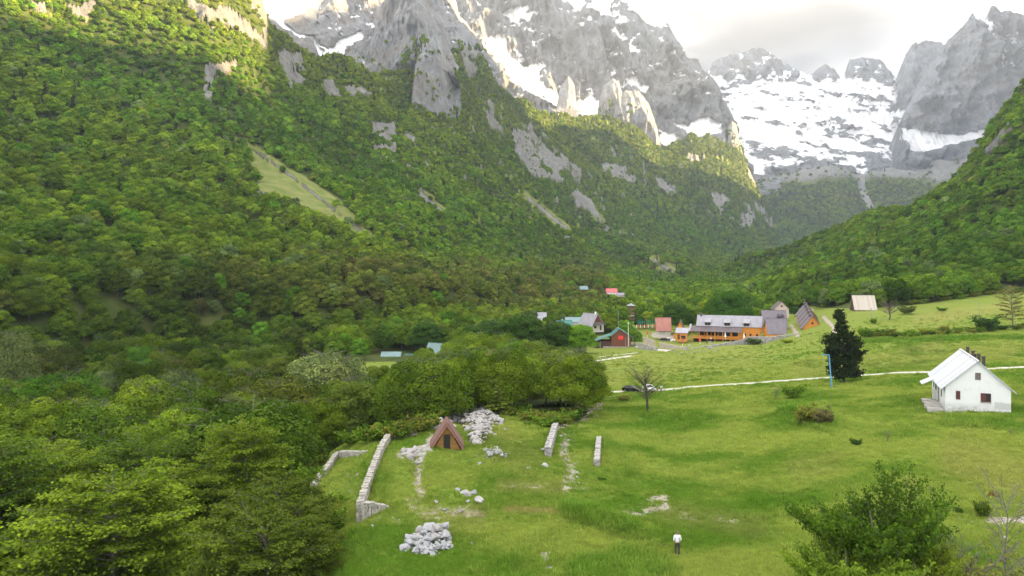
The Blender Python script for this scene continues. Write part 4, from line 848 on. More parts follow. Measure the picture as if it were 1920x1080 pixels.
for cn, li, side, d, i in sorted(rec, key=lambda q: q[3]):
    k = cnt.get((cn, li, side), 0); cnt[(cn, li, side)] = k + 1
    where = {'right': 'to the right of', 'left': 'to the left of', 'above': 'above', 'below': 'below'}[side]
    cn_ = cn if not conif[i] else 'dark needled'
    lab = (ORD[k].replace(' nearest', '-nearest') if k < len(ORD) else 'farthest') + f' {cn_} tree {where} {LAND[li][0]}'
    big = Y[i] < 95; src = NEAR if big else BEECH
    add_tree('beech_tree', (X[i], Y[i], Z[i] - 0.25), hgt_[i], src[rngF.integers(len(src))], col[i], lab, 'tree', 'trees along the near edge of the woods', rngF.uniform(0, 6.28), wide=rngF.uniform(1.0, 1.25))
rest = ~hero & (Y > 34)
# ---- shapes for the forest, finer nearby and coarser far away
FM = [forest_mesh(300 + k, 10.0, (4.6, 5.2, 4.0, 4.9)[k], 2600, 0.55) for k in range(4)]
FF = [forest_mesh(320 + k, 10.0, (4.6, 5.2, 4.0, 4.8)[k], 800, 0.95) for k in range(4)]
FX = [forest_mesh(340 + k, 10.0, (4.6, 5.0, 4.2)[k], 260, 1.6) for k in range(3)]
FC = [forest_mesh(360 + k, 10.0, (2.0, 2.4)[k], 500, 0.8, nb=34, style='cone', base=0.05) for k in range(2)]
protos = FM + FF + FX + FC
idx = np.where(Y < 420, rngF.integers(0, 4, n), np.where(Y < 1300, 4 + rngF.integers(0, 4, n), 8 + rngF.integers(0, 3, n)))
idx = np.where(conif, 11 + rngF.integers(0, 2, n), idx)
r_ = rest
# trees clinging to ledges and feet of the crags
ex = []
for q in MV:
    p_ = CX + q[:, 0] / q[:, 1] * F; r2 = HY - q[:, 2] / q[:, 1] * F; u_ = rngF.uniform(0, 1, len(q)); nn = fbm(q[:, 0] / 45, q[:, 2] / 45, oct=3, seed=207)
    for poly, pr, th in (([(770, 240), (770, 205), (790, 200), (812, 215), (835, 212), (852, 200), (876, 205), (885, 250)], 0.07, -0.5), ([(860, 190), (850, 120), (862, 70), (885, 78), (915, 100), (945, 150), (960, 200)], 0.05, -0.1), ([(745, 120), (760, 90), (800, 62), (815, 66), (790, 90), (776, 130), (760, 140)], 0.06, -0.3),
                       ([(480, 0), (497, 5), (510, 50), (480, 50)], 0.03, -0.5), ([(560, 110), (580, 95), (640, 110), (620, 130)], 0.02, 0), ([(664, 145), (664, 110), (760, 60), (850, 100), (860, 150)], 0.004, 0.1), ([(780, 190), (790, 80), (840, 80), (866, 190)], 0.010, 0.05),
                       ([(985, 205), (1000, 175), (1060, 190), (1100, 215), (1060, 230)], 0.015, 0), ([(1120, 230), (1125, 190), (1160, 190), (1235, 215), (1245, 285)], 0.02, 0.0), ([(1364, 290), (1364, 240), (1395, 250), (1405, 310)], 0.05, -0.2)):
        k_ = inpoly(p_, r2, poly) & (u_ < pr) & (nn > th)
        if k_.any(): ex.append(q[k_])
ex = np.vstack(ex); ne = len(ex)
exi = np.where(rngF.uniform(size=ne) < 0.45, 11 + rngF.integers(0, 2, ne), 8 + rngF.integers(0, 3, ne))
exc = np.where((exi > 10)[:, None], np.asarray(CON)[None] * 1.1, lerp3(MID, YEL, rngF.uniform(size=ne))) ; exs = rngF.uniform(0.5, 1.0, ne) * np.clip(ex[:, 1] / 1500, 0.8, 1.5)
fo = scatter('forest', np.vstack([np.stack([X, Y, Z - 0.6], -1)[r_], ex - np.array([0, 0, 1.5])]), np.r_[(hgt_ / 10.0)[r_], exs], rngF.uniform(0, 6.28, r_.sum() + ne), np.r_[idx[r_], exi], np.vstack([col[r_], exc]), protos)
print('FOREST', int(r_.sum()), 'HERO', len(hid))
# ------------------------------------------------------------------ materials of the things
M = dict(
 white=plain('whitewash', (0.74, 0.75, 0.74), 0.85, 0.05, 0.7, col2=(0.60, 0.60, 0.58)), whiteroof=boards('white_sheet_roof', (0.53, 0.54, 0.57), 0.95, 1, 0.80, 0.5),
 maroon=plain('maroon_paint', (0.10, 0.025, 0.022), 0.6, 0.2, 4), black=plain('dark_opening', (0.012, 0.011, 0.010), 0.6, 0.1), greyb=plain('grey_brown_board', (0.16, 0.13, 0.12), 0.8, 0.2, 5),
 chim=plain('sooty_pipe', (0.055, 0.042, 0.038), 0.8, 0.25, 6), orange=boards('varnished_boards', (0.66, 0.265, 0.038), 0.16), hutwood=boards('hut_boards', (0.30, 0.155, 0.035), 0.14), redwood=boards('red_brown_boards', (0.155, 0.048, 0.022), 0.20, 0),
 darkwood=boards('dark_boards', (0.075, 0.035, 0.022), 0.18, 0), hutroof=boards('brown_red_shingle', (0.175, 0.085, 0.07), 0.16, 1), purple=plain('grey_violet_sheet', (0.155, 0.135, 0.155), 0.55, 0.12, 0.8),
 greyroof=plain('pale_grey_sheet', (0.27, 0.26, 0.29), 0.5, 0.1, 0.5), brownroof=plain('brown_violet_sheet', (0.10, 0.075, 0.08), 0.6, 0.15, 0.8), teal=plain('teal_sheet', (0.035, 0.15, 0.125), 0.5, 0.12, 0.5), tealpale=plain('faded_teal_sheet', (0.16, 0.25, 0.25), 0.5, 0.1, 0.5),
 red=plain('red_sheet', (0.34, 0.13, 0.10), 0.6, 0.12, 0.7), redbright=plain('coral_red_sheet', (0.55, 0.12, 0.12), 0.6, 0.1, 0.7), shingle=boards('silvered_shingles', (0.44, 0.39, 0.33), 0.55, 1, 0.6), plaster=plain('pale_plaster', (0.50, 0.46, 0.43), 0.9, 0.08, 0.5),
 pink=plain('pinkish_plaster', (0.56, 0.44, 0.40), 0.9, 0.06, 0.5), concrete=plain('weathered_concrete', (0.36, 0.34, 0.31), 0.9, 0.2, 0.8, 0.02), glass=plain('dark_glass', (0.02, 0.022, 0.025), 0.12, 0.1), signred=plain('red_sign', (0.70, 0.03, 0.03), 0.5, 0.03),
 whitep=plain('white_paint', (0.8, 0.8, 0.8), 0.5, 0.02), turq=plain('turquoise_paint', (0.03, 0.30, 0.25), 0.5, 0.1), redp=plain('red_paint', (0.55, 0.05, 0.04), 0.5, 0.1), bluep=plain('light_blue_paint', (0.10, 0.33, 0.58), 0.5, 0.1), polew=plain('grey_pole', (0.30, 0.29, 0.27), 0.9, 0.15),
 yel=plain('yellow_paint', (0.60, 0.42, 0.04), 0.5, 0.1), gravel=plain('pale_gravel', (0.56, 0.53, 0.48), 0.95, 0.12, 2.0, 0.03, col2=(0.36, 0.33, 0.27)), carblack=plain('black_car_paint', (0.012, 0.013, 0.015), 0.22, 0.05), carwhite=plain('white_car_paint', (0.72, 0.72, 0.72), 0.3, 0.02),
 tyre=plain('tyre_rubber', (0.02, 0.02, 0.02), 0.9, 0.1), rim=plain('alloy', (0.35, 0.35, 0.36), 0.35, 0.05, metal=0.6), lamp=plain('lamp_glass', (0.75, 0.75, 0.72), 0.15, 0.02), tail=plain('tail_lens', (0.35, 0.01, 0.01), 0.2, 0.02), logs=boards('tower_logs', (0.17, 0.095, 0.06), 0.3))
def limestone(name, c1, c2):
    m, t = mat(name); P = t.n('ShaderNodeNewGeometry').outputs['Position']
    n = t.noise(P, 1.6, 7, 0.65); n2 = t.noise(P, 7.0, 5, 0.7)
    c = t.mix(t.remap(n, 0.35, 0.65), c1, c2); c = t.mix(t.remap(n2, 0.45, 0.30, 0, 0.7), c, tuple(x * 0.35 for x in c1))
    hh = t.math('ADD', n, t.math('MULTIPLY', n2, 0.4)); b = t.n('ShaderNodeBsdfPrincipled', ins={'Base Color': c, 'Roughness': 0.95, 'Normal': t.n('ShaderNodeBump', ins={'Strength': 0.8, 'Distance': 0.12, 'Height': hh}).outputs[0]})
    t.n('ShaderNodeOutputMaterial', ins={'Surface': b.outputs[0]}); return m
m_lime = limestone('limestone', (0.24, 0.23, 0.22), (0.42, 0.395, 0.38)); m_limeg = limestone('grey_limestone', (0.22, 0.225, 0.24), (0.38, 0.38, 0.385)); m_wallst = limestone('wall_stone', (0.27, 0.255, 0.225), (0.44, 0.41, 0.36))
S = lambda Y: Y / F

def window(parent, face, u, z, w, h, wd, ln, frame='maroon', pane='glass', name='window'):
    """a framed opening set on a wall: frame, with the pane as sub-part. face f/l/r/b"""
    fr = MB(); pn = MB(); t = 0.07
    def B(mb, a0, a1, z0, z1, d0, d1):
        if face == 'f': mb.box(a0, a1, -d1, -d0, z0, z1)
        elif face == 'b': mb.box(a0, a1, ln + d0, ln + d1, z0, z1)
        elif face == 'l': mb.box(-d1, -d0, a0, a1, z0, z1)
        else: mb.box(wd + d0, wd + d1, a0, a1, z0, z1)
    B(fr, u, u + w, z, z + t, 0.0, 0.06); B(fr, u, u + w, z + h - t, z + h, 0.0, 0.06); B(fr, u, u + t, z + t, z + h - t, 0.0, 0.06); B(fr, u + w - t, u + w, z + t, z + h - t, 0.0, 0.06)
    B(fr, u + w / 2 - t / 3, u + w / 2 + t / 3, z + t, z + h - t, 0.025, 0.05)
    f_ = fr.build(name, M[frame], parent); B(pn, u + t, u + w - t, z + t, z + h - t, 0.0, 0.02); pn.build('pane', M[pane], f_); return f_
def door(parent, face, u, w, h, wd, ln, m='darkwood', z=0.0):
    mb = MB(); hb = MB()
    def B(mb, a0, a1, z0, z1, d0, d1):
        if face == 'f': mb.box(a0, a1, -d1, -d0, z0, z1)
        elif face == 'l': mb.box(-d1, -d0, a0, a1, z0, z1)
        else: mb.box(wd + d0, wd + d1, a0, a1, z0, z1)
    B(mb, u, u + w, z, z + h, 0.0, 0.05); d = mb.build('door', M[m], parent); B(hb, u + w * 0.82, u + w * 0.9, z + h * 0.46, z + h * 0.5, 0.05, 0.10); hb.build('handle', M['rim'], d); return d
def gable(name, label, cat, loc, rz, w, l, ev, rg, wall, roof, over=0.5, th=0.14, fo=0.4, group=None, base=None, rmid=0.5, roofname='roof', sink=0.9):
    """house with its gable on local -y; x is its width, y its length"""
    t = empty(name, loc, rz, label, cat, group); xm = w * rmid
    MB().prism([(0, -sink), (w, -sink), (w, ev), (xm, rg), (0, ev)], 'y', 0, l).build('wall', M[wall], t)
    r = MB()
    for s, xe in ((-1, 0), (1, w)):
        run = abs(xe - xm); k = (rg - ev) / run; ex = xe + s * over; ez = ev - k * over; up = 0.02
        r.slab([(xm, -fo, rg + up), (ex, -fo, ez + up), (ex, l + fo, ez + up), (xm, l + fo, rg + up)][:: s], (0, 0, th))
    rf = r.build(roofname, M[roof], t)
    MB().box(xm - 0.14, xm + 0.14, -fo, l + fo, rg + th - 0.02, rg + th + 0.07).build('ridge_cap', M[roof], rf)
    if base: MB().box(-0.12, w + 0.12, -0.12, l + 0.12, -sink, base).build('plinth', M['concrete'], t)
    return t

# ------------------------------------------------------------------ white house
WH = (61.1, 100.0, -20.15); WR = math.atan2(-0.414, 0.91)
h = gable('farm_house', 'old whitewashed house with white sheet roof, stained walls and maroon shutters, alone in the meadow', 'house', WH, WR, 7.7, 15.0, 3.35, 7.0, 'white', 'whiteroof', over=0.6, th=0.12, fo=0.35)
for ch in h.children:
    if ch.name.startswith('wall'):
        m, t = mat('stained_whitewash'); P = t.n('ShaderNodeTexCoord').outputs['Object']; z = t.n('ShaderNodeSeparateXYZ', ins={0: P}).outputs[2]
        n = t.noise(P, 0.9, 6, 0.65); n2 = t.noise(P, 4.0, 5, 0.7); lowb = t.remap(z, 1.3, 0.0)
        c = t.mix(t.remap(n, 0.55, 0.72, 0, 0.5), (0.66, 0.67, 0.665), (0.43, 0.44, 0.41))
        c = t.mix(t.math('MULTIPLY', lowb, t.remap(t.math('ADD', n2, t.math('MULTIPLY', n, 0.6)), 0.62, 0.95)), c, (0.27, 0.26, 0.23))
        xs = t.n('ShaderNodeSeparateXYZ', ins={0: P}).outputs[0]
        pt = t.math('MULTIPLY', t.remap(xs, 5.75, 5.85), t.math('MULTIPLY', t.remap(t.math('ADD', z, t.math('MULTIPLY', n, 0.8)), 2.0, 1.8), t.remap(z, 0.5, 0.65)))
        c = t.mix(t.math('MULTIPLY', pt, 0.8), c, (0.42, 0.42, 0.41))
        b = t.n('ShaderNodeBsdfPrincipled', ins={'Base Color': c, 'Roughness': 0.9}); t.n('ShaderNodeOutputMaterial', ins={'Surface': b.outputs[0]}); ch.data.materials[0] = m
window(h, 'f', 3.55, 4.45, 0.66, 0.98, 7.7, 15, 'greyb', 'greyb'); window(h, 'f', 1.26, 1.55, 0.52, 1.2, 7.7, 15, 'maroon', 'maroon'); wv = window(h, 'f', 4.2, 1.45, 1.2, 1.2, 7.7, 15, 'maroon', 'black')
MB().box(4.24, 4.76, -0.11, -0.065, 1.5, 2.6).build('shutter', M['maroon'], wv)
MB().box(4.15, 5.45, -0.12, 0.0, 1.33, 1.44).build('sill', M['concrete'], wv)
door(h, 'l', 6.4, 1.0, 2.1, 7.7, 15, 'greyb'); window(h, 'l', 3.6, 1.2, 0.7, 1.1, 7.7, 15, 'greyb', 'black'); window(h, 'l', 9.8, 1.2, 0.7, 1.1, 7.7, 15, 'greyb', 'black'); window(h, 'l', 12.3, 1.2, 0.7, 1.1, 7.7, 15, 'greyb', 'black')
MB().slab([(-0.5, 8.2, 3.0), (-2.1, 8.2, 2.15), (-2.1, 11.2, 2.15), (-0.5, 11.2, 3.0)], (0, 0, 0.12)).build('porch_roof', M['whiteroof'], h)
for x_, y_, hh in ((4.5, 12.6, 1.3), (4.55, 8.3, 1.2), (4.45, 6.3, 0.9), (4.9, 5.9, 1.4), (5.45, 5.6, 1.6)):
    zz_ = 7.0 - (x_ - 3.85) * 0.95; c_ = MB().box(x_ - 0.19, x_ + 0.19, y_ - 0.19, y_ + 0.19, zz_ - 0.3, zz_ + hh).build('chimney', M['chim'], h)
    MB().box(x_ - 0.24, x_ + 0.24, y_ - 0.24, y_ + 0.24, zz_ + hh, zz_ + hh + 0.08).build('cap', M['chim'], c_)
t = empty('stone_terrace', WH, WR, 'broken concrete terrace along the shaded long side of the white house', 'terrace')
rg_ = random.Random(3); mb = MB()
for i in range(11): mb.box(-2.1 + rg_.uniform(-0.15, 0.2), -0.12, i * 0.92, i * 0.92 + 0.80, -0.5, -0.10 + rg_.uniform(-0.08, 0.06))
mb.build('slab', M['concrete'], t)

# ------------------------------------------------------------------ little A-frame hut
p = hit(838, 843); h = empty('wooden_hut', p, radians(6), 'small A-frame hut of varnished boards with a reddish-brown roof and dark doorway', 'hut')
MB().prism([(-1.62, -0.1), (1.62, -0.1), (0, 2.9)], 'y', 0.0, 3.3).build('wall', M['hutwood'], h)
r = MB()
for s in (-1, 1): r.slab([(0, -0.45, 3.12), (s * 1.92, -0.45, 0.22), (s * 1.92, 3.5, 0.22), (0, 3.5, 3.12)][:: s], (s * 0.10, 0, 0.10))
rf = r.build('roof', M['hutroof'], h)
bb = MB()
for s in (-1, 1): bb.slab([(0, -0.52, 3.18), (s * 1.98, -0.52, 0.18), (s * 1.98, -0.46, 0.18), (0, -0.46, 3.18)], (s * -0.02, 0, -0.26))
bb.build('barge_board', plain('pinkish_board', (0.27, 0.13, 0.11), 0.8, 0.15, 4), rf)
d = MB().box(-0.33, 0.33, -0.06, 0.0, 0.02, 1.72).build('door', M['black'], h); MB().box(-0.40, -0.33, -0.09, 0.0, 0.0, 1.78).box(0.33, 0.40, -0.09, 0, 0.0, 1.78).box(-0.40, 0.40, -0.09, 0, 1.72, 1.80).build('door_frame', M['darkwood'], d)
MB().box(-1.66, 1.66, -0.10, 3.3, -0.35, -0.02).build('floor_beam', M['darkwood'], h)

# ------------------------------------------------------------------ village
def at(px, Y, py=None):
    q = on(px, Y)
    if py is not None: q.z = (HY - py) / F * Y
    return q
# lodge
L0 = at(1296, 304, 641); LZ = radians(-20)
g = empty('mountain_lodge', L0, LZ, 'long orange timber lodge with pale grey roof, three dormers and a covered veranda', 'lodge')
MB().prism([(4.5, -1), (13.5, -1), (13.5, 7.0), (9.0, 10.9), (4.5, 7.0)], 'x', 2.4, 28.0).build('wall', M['orange'], g)
rf = MB().slab([(1.7, 3.9, 6.55), (28.7, 3.9, 6.55), (28.7, 9.0, 10.95), (1.7, 9.0, 10.95)], (0, 0, 0.16)).slab([(1.7, 9.0, 10.95), (28.7, 9.0, 10.95), (28.7, 14.1, 6.55), (1.7, 14.1, 6.55)], (0, 0, 0.16)).build('roof', M['greyroof'], g)
for x_ in (5.3, 13.4, 21.2):
    d = MB().box(x_, x_ + 2.3, 4.3, 6.8, 6.6, 8.3).build('dormer', M['darkwood'], rf)
    MB().slab([(x_ - 0.25, 4.0, 8.25), (x_ + 2.55, 4.0, 8.25), (x_ + 2.55, 7.6, 9.75), (x_ - 0.25, 7.6, 9.75)], (0, 0, 0.1)).build('dormer_roof', M['greyroof'], rf)
    MB().box(x_ + 0.15, x_ + 1.05, 4.26, 4.29, 6.95, 8.1).box(x_ + 1.25, x_ + 2.15, 4.26, 4.29, 6.95, 8.1).build('dormer_window', M['glass'], rf)
MB().box(3.0, 3.7, 8.2, 8.9, 10.4, 12.2).build('chimney', M['brownroof'], g)
vr = MB().slab([(-0.4, -0.5, 4.55), (20.6, -0.5, 4.55), (20.6, 4.6, 6.55), (-0.4, 4.6, 6.55)], (0, 0, 0.14)).build('veranda_roof', M['brownroof'], g)
MB().slab([(-1.2, -0.55, 4.62), (-0.42, -0.55, 4.62), (-0.42, 7, 7.05), (-1.2, 7, 7.05)], (0, 0, 0.14)).build('side_roof', M['greyroof'], g)
MB().box(0, 19.6, 0.0, 4.45, 1.55, 1.75).build('veranda_floor', M['orange'], g)
rl = MB()
for z_ in (2.0, 2.3, 2.6): rl.box(0, 19.6, -0.06, 0.02, z_, z_ + 0.14)
rl.build('railing', M['orange'], g)
for i in range(7): MB().box(i * 3.22, i * 3.22 + 0.28, -0.16, 0.14, -0.8, 4.9).build('post', M['orange'], g)
for i in range(6):
    w_ = MB().box(2.7 + i * 2.8, 4.9 + i * 2.8, 4.40, 4.47, 2.6, 4.3).build('window', M['darkwood'], g); MB().box(2.8 + i * 2.8, 4.8 + i * 2.8, 4.36, 4.39, 2.7, 4.2).build('pane', M['glass'], w_)
MB().box(0.5, 19.4, 4.3, 4.48, -0.6, 1.5).build('ground_floor_front', M['darkwood'], g)
for i, u in enumerate((21.4, 23.6, 26.2)): window(g, 'f', u, 2.9, 0.8, 0.95, 0, 0, 'maroon').location = (0, 4.5, 0)
MB().box(27.5, 28.12, 6.6, 7.4, 3.6, 4.7).build('gable_window', M['glass'], g)
MB().box(20.8, 28.3, 3.0, 4.4, -1.0, 1.1).build('stone_base', m_wallst, g)
# small orange cottage beside it
gable('timber_cottage', 'small orange A-frame cottage with a dark roof beside the lodge', 'cottage', at(1263, 312, 634), radians(-16), 5.6, 8, 1.6, 7.6, 'orange', 'brownroof', over=0.5)
h = empty('timber_annex', at(1268, 300, 636), radians(-16), 'low orange annex with a flat grey roof between cottage and lodge', 'annex')
MB().box(0, 4.4, 0, 5, -0.8, 2.7).build('wall', M['orange'], h); MB().slab([(-0.4, -0.6, 2.65), (4.9, -0.6, 2.65), (4.9, 5, 4.4), (-0.4, 5, 4.4)], (0, 0, 0.12)).build('roof', M['greyroof'], h); door(h, 'f', 0.5, 1.0, 2.0, 4, 5); MB().box(2.0, 3.8, -0.05, 0.0, 0.2, 1.6).build('opening', M['black'], h)
# red-roofed cottage: roof slope toward the camera
h = gable('red_roofed_cottage', 'steep cottage with a faded red roof almost down to its pale stone base', 'cottage', at(1256, 322, 627), radians(82), 6.8, 6.2, 1.9, 6.9, 'plaster', 'red', over=0.5)
h.location = at(1257.5, 318, 626); MB().box(-0.05, 0.0, 2.5, 5.0, 0.0, 1.2).build('stone_base', m_wallst, h)
# two violet-grey steep cottages
h = gable('steep_cottage', 'violet-grey steep cottage with two small triangular dormers, behind the lower one', 'cottage', at(1476, 312, 622), radians(80), 8.6, 9.6, 1.6, 8.6, 'orange', 'purple', over=0.3)
h.location = at(1476, 305, 621)
for y_ in (1.6, 3.2): MB().prism([(y_ - 0.6, 6.0), (y_ + 0.6, 6.0), (y_, 7.3)], 'x', 0.4, 3.2).build('dormer', M['brownroof'], h)
h = gable('steep_cottage', 'violet-grey steep cottage standing in front, its big roof slope facing the wall', 'cottage', at(1474.5, 291, 633), radians(84), 7.6, 7.2, 1.5, 7.4, 'orange', 'purple', over=0.2)
h = gable('timber_porch', 'orange gabled porch with a dark verge left of the front violet roof', 'cottage', at(1431, 298, 622), radians(-18), 3.2, 3.6, 2.2, 5.8, 'orange', 'brownroof', over=0.5)
# row of A-frame cottages stepping away
for i, lab in enumerate(('front', 'second', 'third', 'fourth', 'last')):
    Yc = 286 + i * 8.4; X0 = (1505.5 - CX) / F * 286 + i * 2.9
    z0 = -(626.5 - HY) / F * 286 + i * 0.3
    h = gable('aframe_cottage', f'{lab} orange A-frame cottage with violet roof in the row of five' if i else 'front orange A-frame cottage of the row, triangular window in its gable', 'cottage', (X0, Yc, z0 + i * 0.45), radians(-14), 7.2, 5.0, 2.7, 7.4, 'orange', 'purple', over=0.55, fo=0.7, group='row of A-frame cottages')
    w_ = MB().prism([(2.9, 4.0), (4.3, 4.0), (3.6, 5.4)], 'y', -0.06, 0).build('window', M['maroon'], h)
    for s in (0, 1): MB().box(-0.06 if not s else 7.2, 0.0 if not s else 7.26, 2.2, 3.3, 0.9, 2.0).build('side_window', M['glass'], h)
    MB().box(-0.15, 7.35, -0.15, 5.15, -2.6, 0.0).build('plinth', M['concrete'], h)
    MB().prism([(1.6, 5.1), (1.9, 7.9), (5.5, 7.9), (5.7, 5.1)][::-1], 'x', 2.9, 4.3).build('dormer', M['brownroof'], h)
h = gable('pink_house', 'pale pinkish house with a brown roof behind the violet cottages', 'house', at(1452, 352, 592), radians(-10), 6.8, 8, 3.6, 6.9, 'pink', 'brownroof', over=0.7)
window(h, 'f', 3.0, 4.3, 0.9, 0.9, 7, 8, 'greyb'); window(h, 'f', 3.9, 1.3, 1.1, 1.3, 7, 8, 'greyb'); window(h, 'f', 1.0, 1.3, 1.0, 1.2, 7, 8, 'greyb')
h = gable('white_shed', 'tiny white shed seen behind the cottage row', 'shed', at(1512, 350, 586), radians(-10), 3.2, 3, 1.6, 2.2, 'whitep', 'whiteroof', over=0.2)
# shingle barn
h = gable('shingle_barn', 'steep barn with a silvery tan shingle roof standing on the upper meadow', 'barn', at(1645, 296, 583), radians(78), 8.0, 8.2, 0.55, 6.0, 'darkwood', 'shingle', over=0.35, fo=0.3); h.location = at(1643.5, 292, 582.5)
for i in range(5): MB().box(-0.2, 0.1, i * 1.9, i * 1.9 + 0.25, -1.0, 0.5).build('footing', M['concrete'], h)
# brown hall with teal roof
h = gable('village_hall', 'red-brown boarded hall with a teal roof and a red sign on its gable', 'hall', at(1146, 292, 650), radians(-4), 8.0, 10, 4.2, 7.2, 'redwood', 'teal', over=0.9, rmid=0.42)
MB().box(-6.2, -0.05, 0.4, 9, -0.9, 2.2).build('side_wall', M['darkwood'], h)
MB().slab([(-7.4, -0.5, 1.9), (0.1, -0.5, 4.55), (0.1, 9.8, 4.55), (-7.4, 9.8, 1.9)], (0, 0, 0.14)).build('lean_to_roof', M['teal'], h)
sg = MB().box(2.9, 4.9, -0.10, 0.0, 3.0, 4.5).build('sign', M['signred'], h)
for x_ in (-6.9, -4.6): MB().box(x_, x_ + 0.2, -0.4, -0.2, -0.8, 2.1).build('post', M['polew'], h)
for x_ in (5.6, 7.2, 8.7): MB().box(x_, x_ + 0.14, -0.9, -0.76, -0.8, 4.0).build('post', M['polew'], h)
MB().box(-3.4, 9.0, -1.0, -0.1, -0.9, 0.08).build('step', M['concrete'], h)
# grey-roofed gable house
h = gable('gabled_house', 'house with a long grey-violet roof, brown gable and pale ground floor above the hall', 'house', at(1110, 330, 620), radians(32), 7.0, 9.6, 2.9, 7.6, 'plaster', 'greyroof', over=0.8, fo=0.8, rmid=0.42)
MB().prism([(0.4, 3.1), (6.4, 3.1), (2.94, 7.2)], 'y', -0.1, 0).build('gable_boarding', M['redwood'], h); bl = MB().box(0.3, 5.6, -1.3, 0, 2.7, 2.9).build('balcony', M['brownroof'], h)
MB().box(0.3, 5.6, -1.3, -1.2, 2.9, 3.9).build('balcony_rail', M['purple'], bl); window(h, 'f', 1.2, 0.9, 1.4, 1.2, 7, 9, 'greyb'); door(h, 'f', 4.6, 1.1, 2.2, 7, 9); window(h, 'r', 2, 1.4, 2, .8, 7, 9, 'greyb'); window(h, 'r', 5.5, 1.4, 2, .8, 7, 9, 'greyb')
MB().box(2.5, 3.1, 0.6, 1.2, 7.3, 8.7).build('chimney', M['whitep'], h)
def roofonly(name, label, px0, px1, py_r, py_e, Y, roof, wall='plaster', rz=0.0, pitch=0.8, cat='house'):
    """a house with its roof slope toward us"""
    w_ = (px1 - px0) * S(Y); rz_ = (HY - py_r) / F * Y; ez = (HY - py_e) / F * Y; rise = rz_ - ez; d = rise / pitch; q = on((px0 + px1) / 2, Y); z0 = min(q.z, ez - 2.2)
    h = gable(name, label, cat, ((px1 - CX) / F * Y, Y - d, z0), radians(90) + rz, 2 * d, w_, ez - z0, rz_ - z0, wall, roof, over=0.25, fo=0.2, sink=1.5)
    return h
h = roofonly('village_house', 'house with a dark teal roof half hidden behind the bright maple', 1044, 1072, 601, 614, 320, 'teal', 'redwood'); MB().box(4, 4.5, 4, 4.5, 6.5, 9).build('chimney', M['whitep'], h)
h = roofonly('village_house', 'house with a faded grey-green roof and dark chimney behind the teal one', 1060, 1097, 595, 603, 350, 'tealpale', 'plaster', pitch=0.6); MB().box(4.5, 5, 5, 5.6, 6, 10).build('chimney', M['chim'], h)
roofonly('village_shed', 'pale teal shed roof just left of the teal-roofed house', 1040, 1055, 599, 604, 345, 'tealpale', 'whitep', cat='shed'); roofonly('village_house', 'pale grey-white roof poking out of trees at the edge of the village', 1008, 1024, 586, 596, 370, 'greyroof', 'whitep')
roofonly('far_house', 'tiny far house with a teal roof at the foot of the mountain', 1087, 1101.5, 536.5, 542.5, hit(1094, 545).y, 'tealpale', 'redwood'); h = roofonly('far_house', 'far house with a bright coral-red roof in the distant woods', 1136, 1156.5, 541, 548, hit(1146, 551.5).y, 'redbright', 'whitep')
roofonly('far_house', 'low grey roof right beside the coral-red one', 1156, 1171, 549, 553, hit(1164, 556.5).y, 'greyroof', 'plaster'); roofonly('woodland_cabin', 'cabin with a pale blue-grey roof among trees above the clearing', 716, 752, 660, 672, 282, 'tealpale', 'redwood', cat='cabin')
roofonly('woodland_cabin', 'low teal-roofed cabin just right of the pale blue-grey one', 760, 777, 664, 671, 285, 'teal', 'redwood', cat='cabin')
h = gable('woodland_cabin', 'cabin showing only a pointed light roof above the trees', 'cabin', at(822, 280, 672), radians(60), 4.0, 6, 2.2, 5.6, 'plaster', 'tealpale', over=0.4)
roofonly('village_house', 'faint pale roof among trees behind the lodge chimney', 1316, 1345, 570, 583, 385, 'greyroof', 'whitep', pitch=0.6)
# lookout tower
q = at(1183, 420, 601); h = empty('lookout_tower', q, 0.1, 'three-storey wooden lookout tower with a pale cap at the end of the street', 'tower')
for sx in (-1, 1):
    for sy in (-1, 1): MB().box(sx * 1.5 - 0.14, sx * 1.5 + 0.14, sy * 1.5 - 0.14, sy * 1.5 + 0.14, -3, 8.8).build('post', M['logs'], h)
for z_ in (0.4, 3.6, 6.2): MB().box(-1.75, 1.75, -1.75, 1.75, z_, z_ + 0.2).build('deck', M['logs'], h); MB().box(-1.8, 1.8, -1.85, -1.76, z_ + 0.2, z_ + 1.5).box(-1.8, 1.8, 1.76, 1.85, z_ + 0.2, z_ + 1.5).box(-1.85, -1.76, -1.75, 1.75, z_ + 0.2, z_ + 1.5).box(1.76, 1.85, -1.75, 1.75, z_ + 0.2, z_ + 1.5).build('parapet', M['logs'], h)
MB().add([(-2.3, -2.3, 8.8), (2.3, -2.3, 8.8), (2.3, 2.3, 8.8), (-2.3, 2.3, 8.8), (0, 0, 10.4)], [(3, 2, 1, 0), (0, 1, 4), (1, 2, 4), (2, 3, 4), (3, 0, 4)]).build('roof', M['greyroof'], h)
MB().box(-2.4, 2.4, -2.4, -2.1, -3, -0.6).box(-1.7, 1.7, -1.9, -1.8, 2.6, 3.3).build('base', M['plaster'], h)
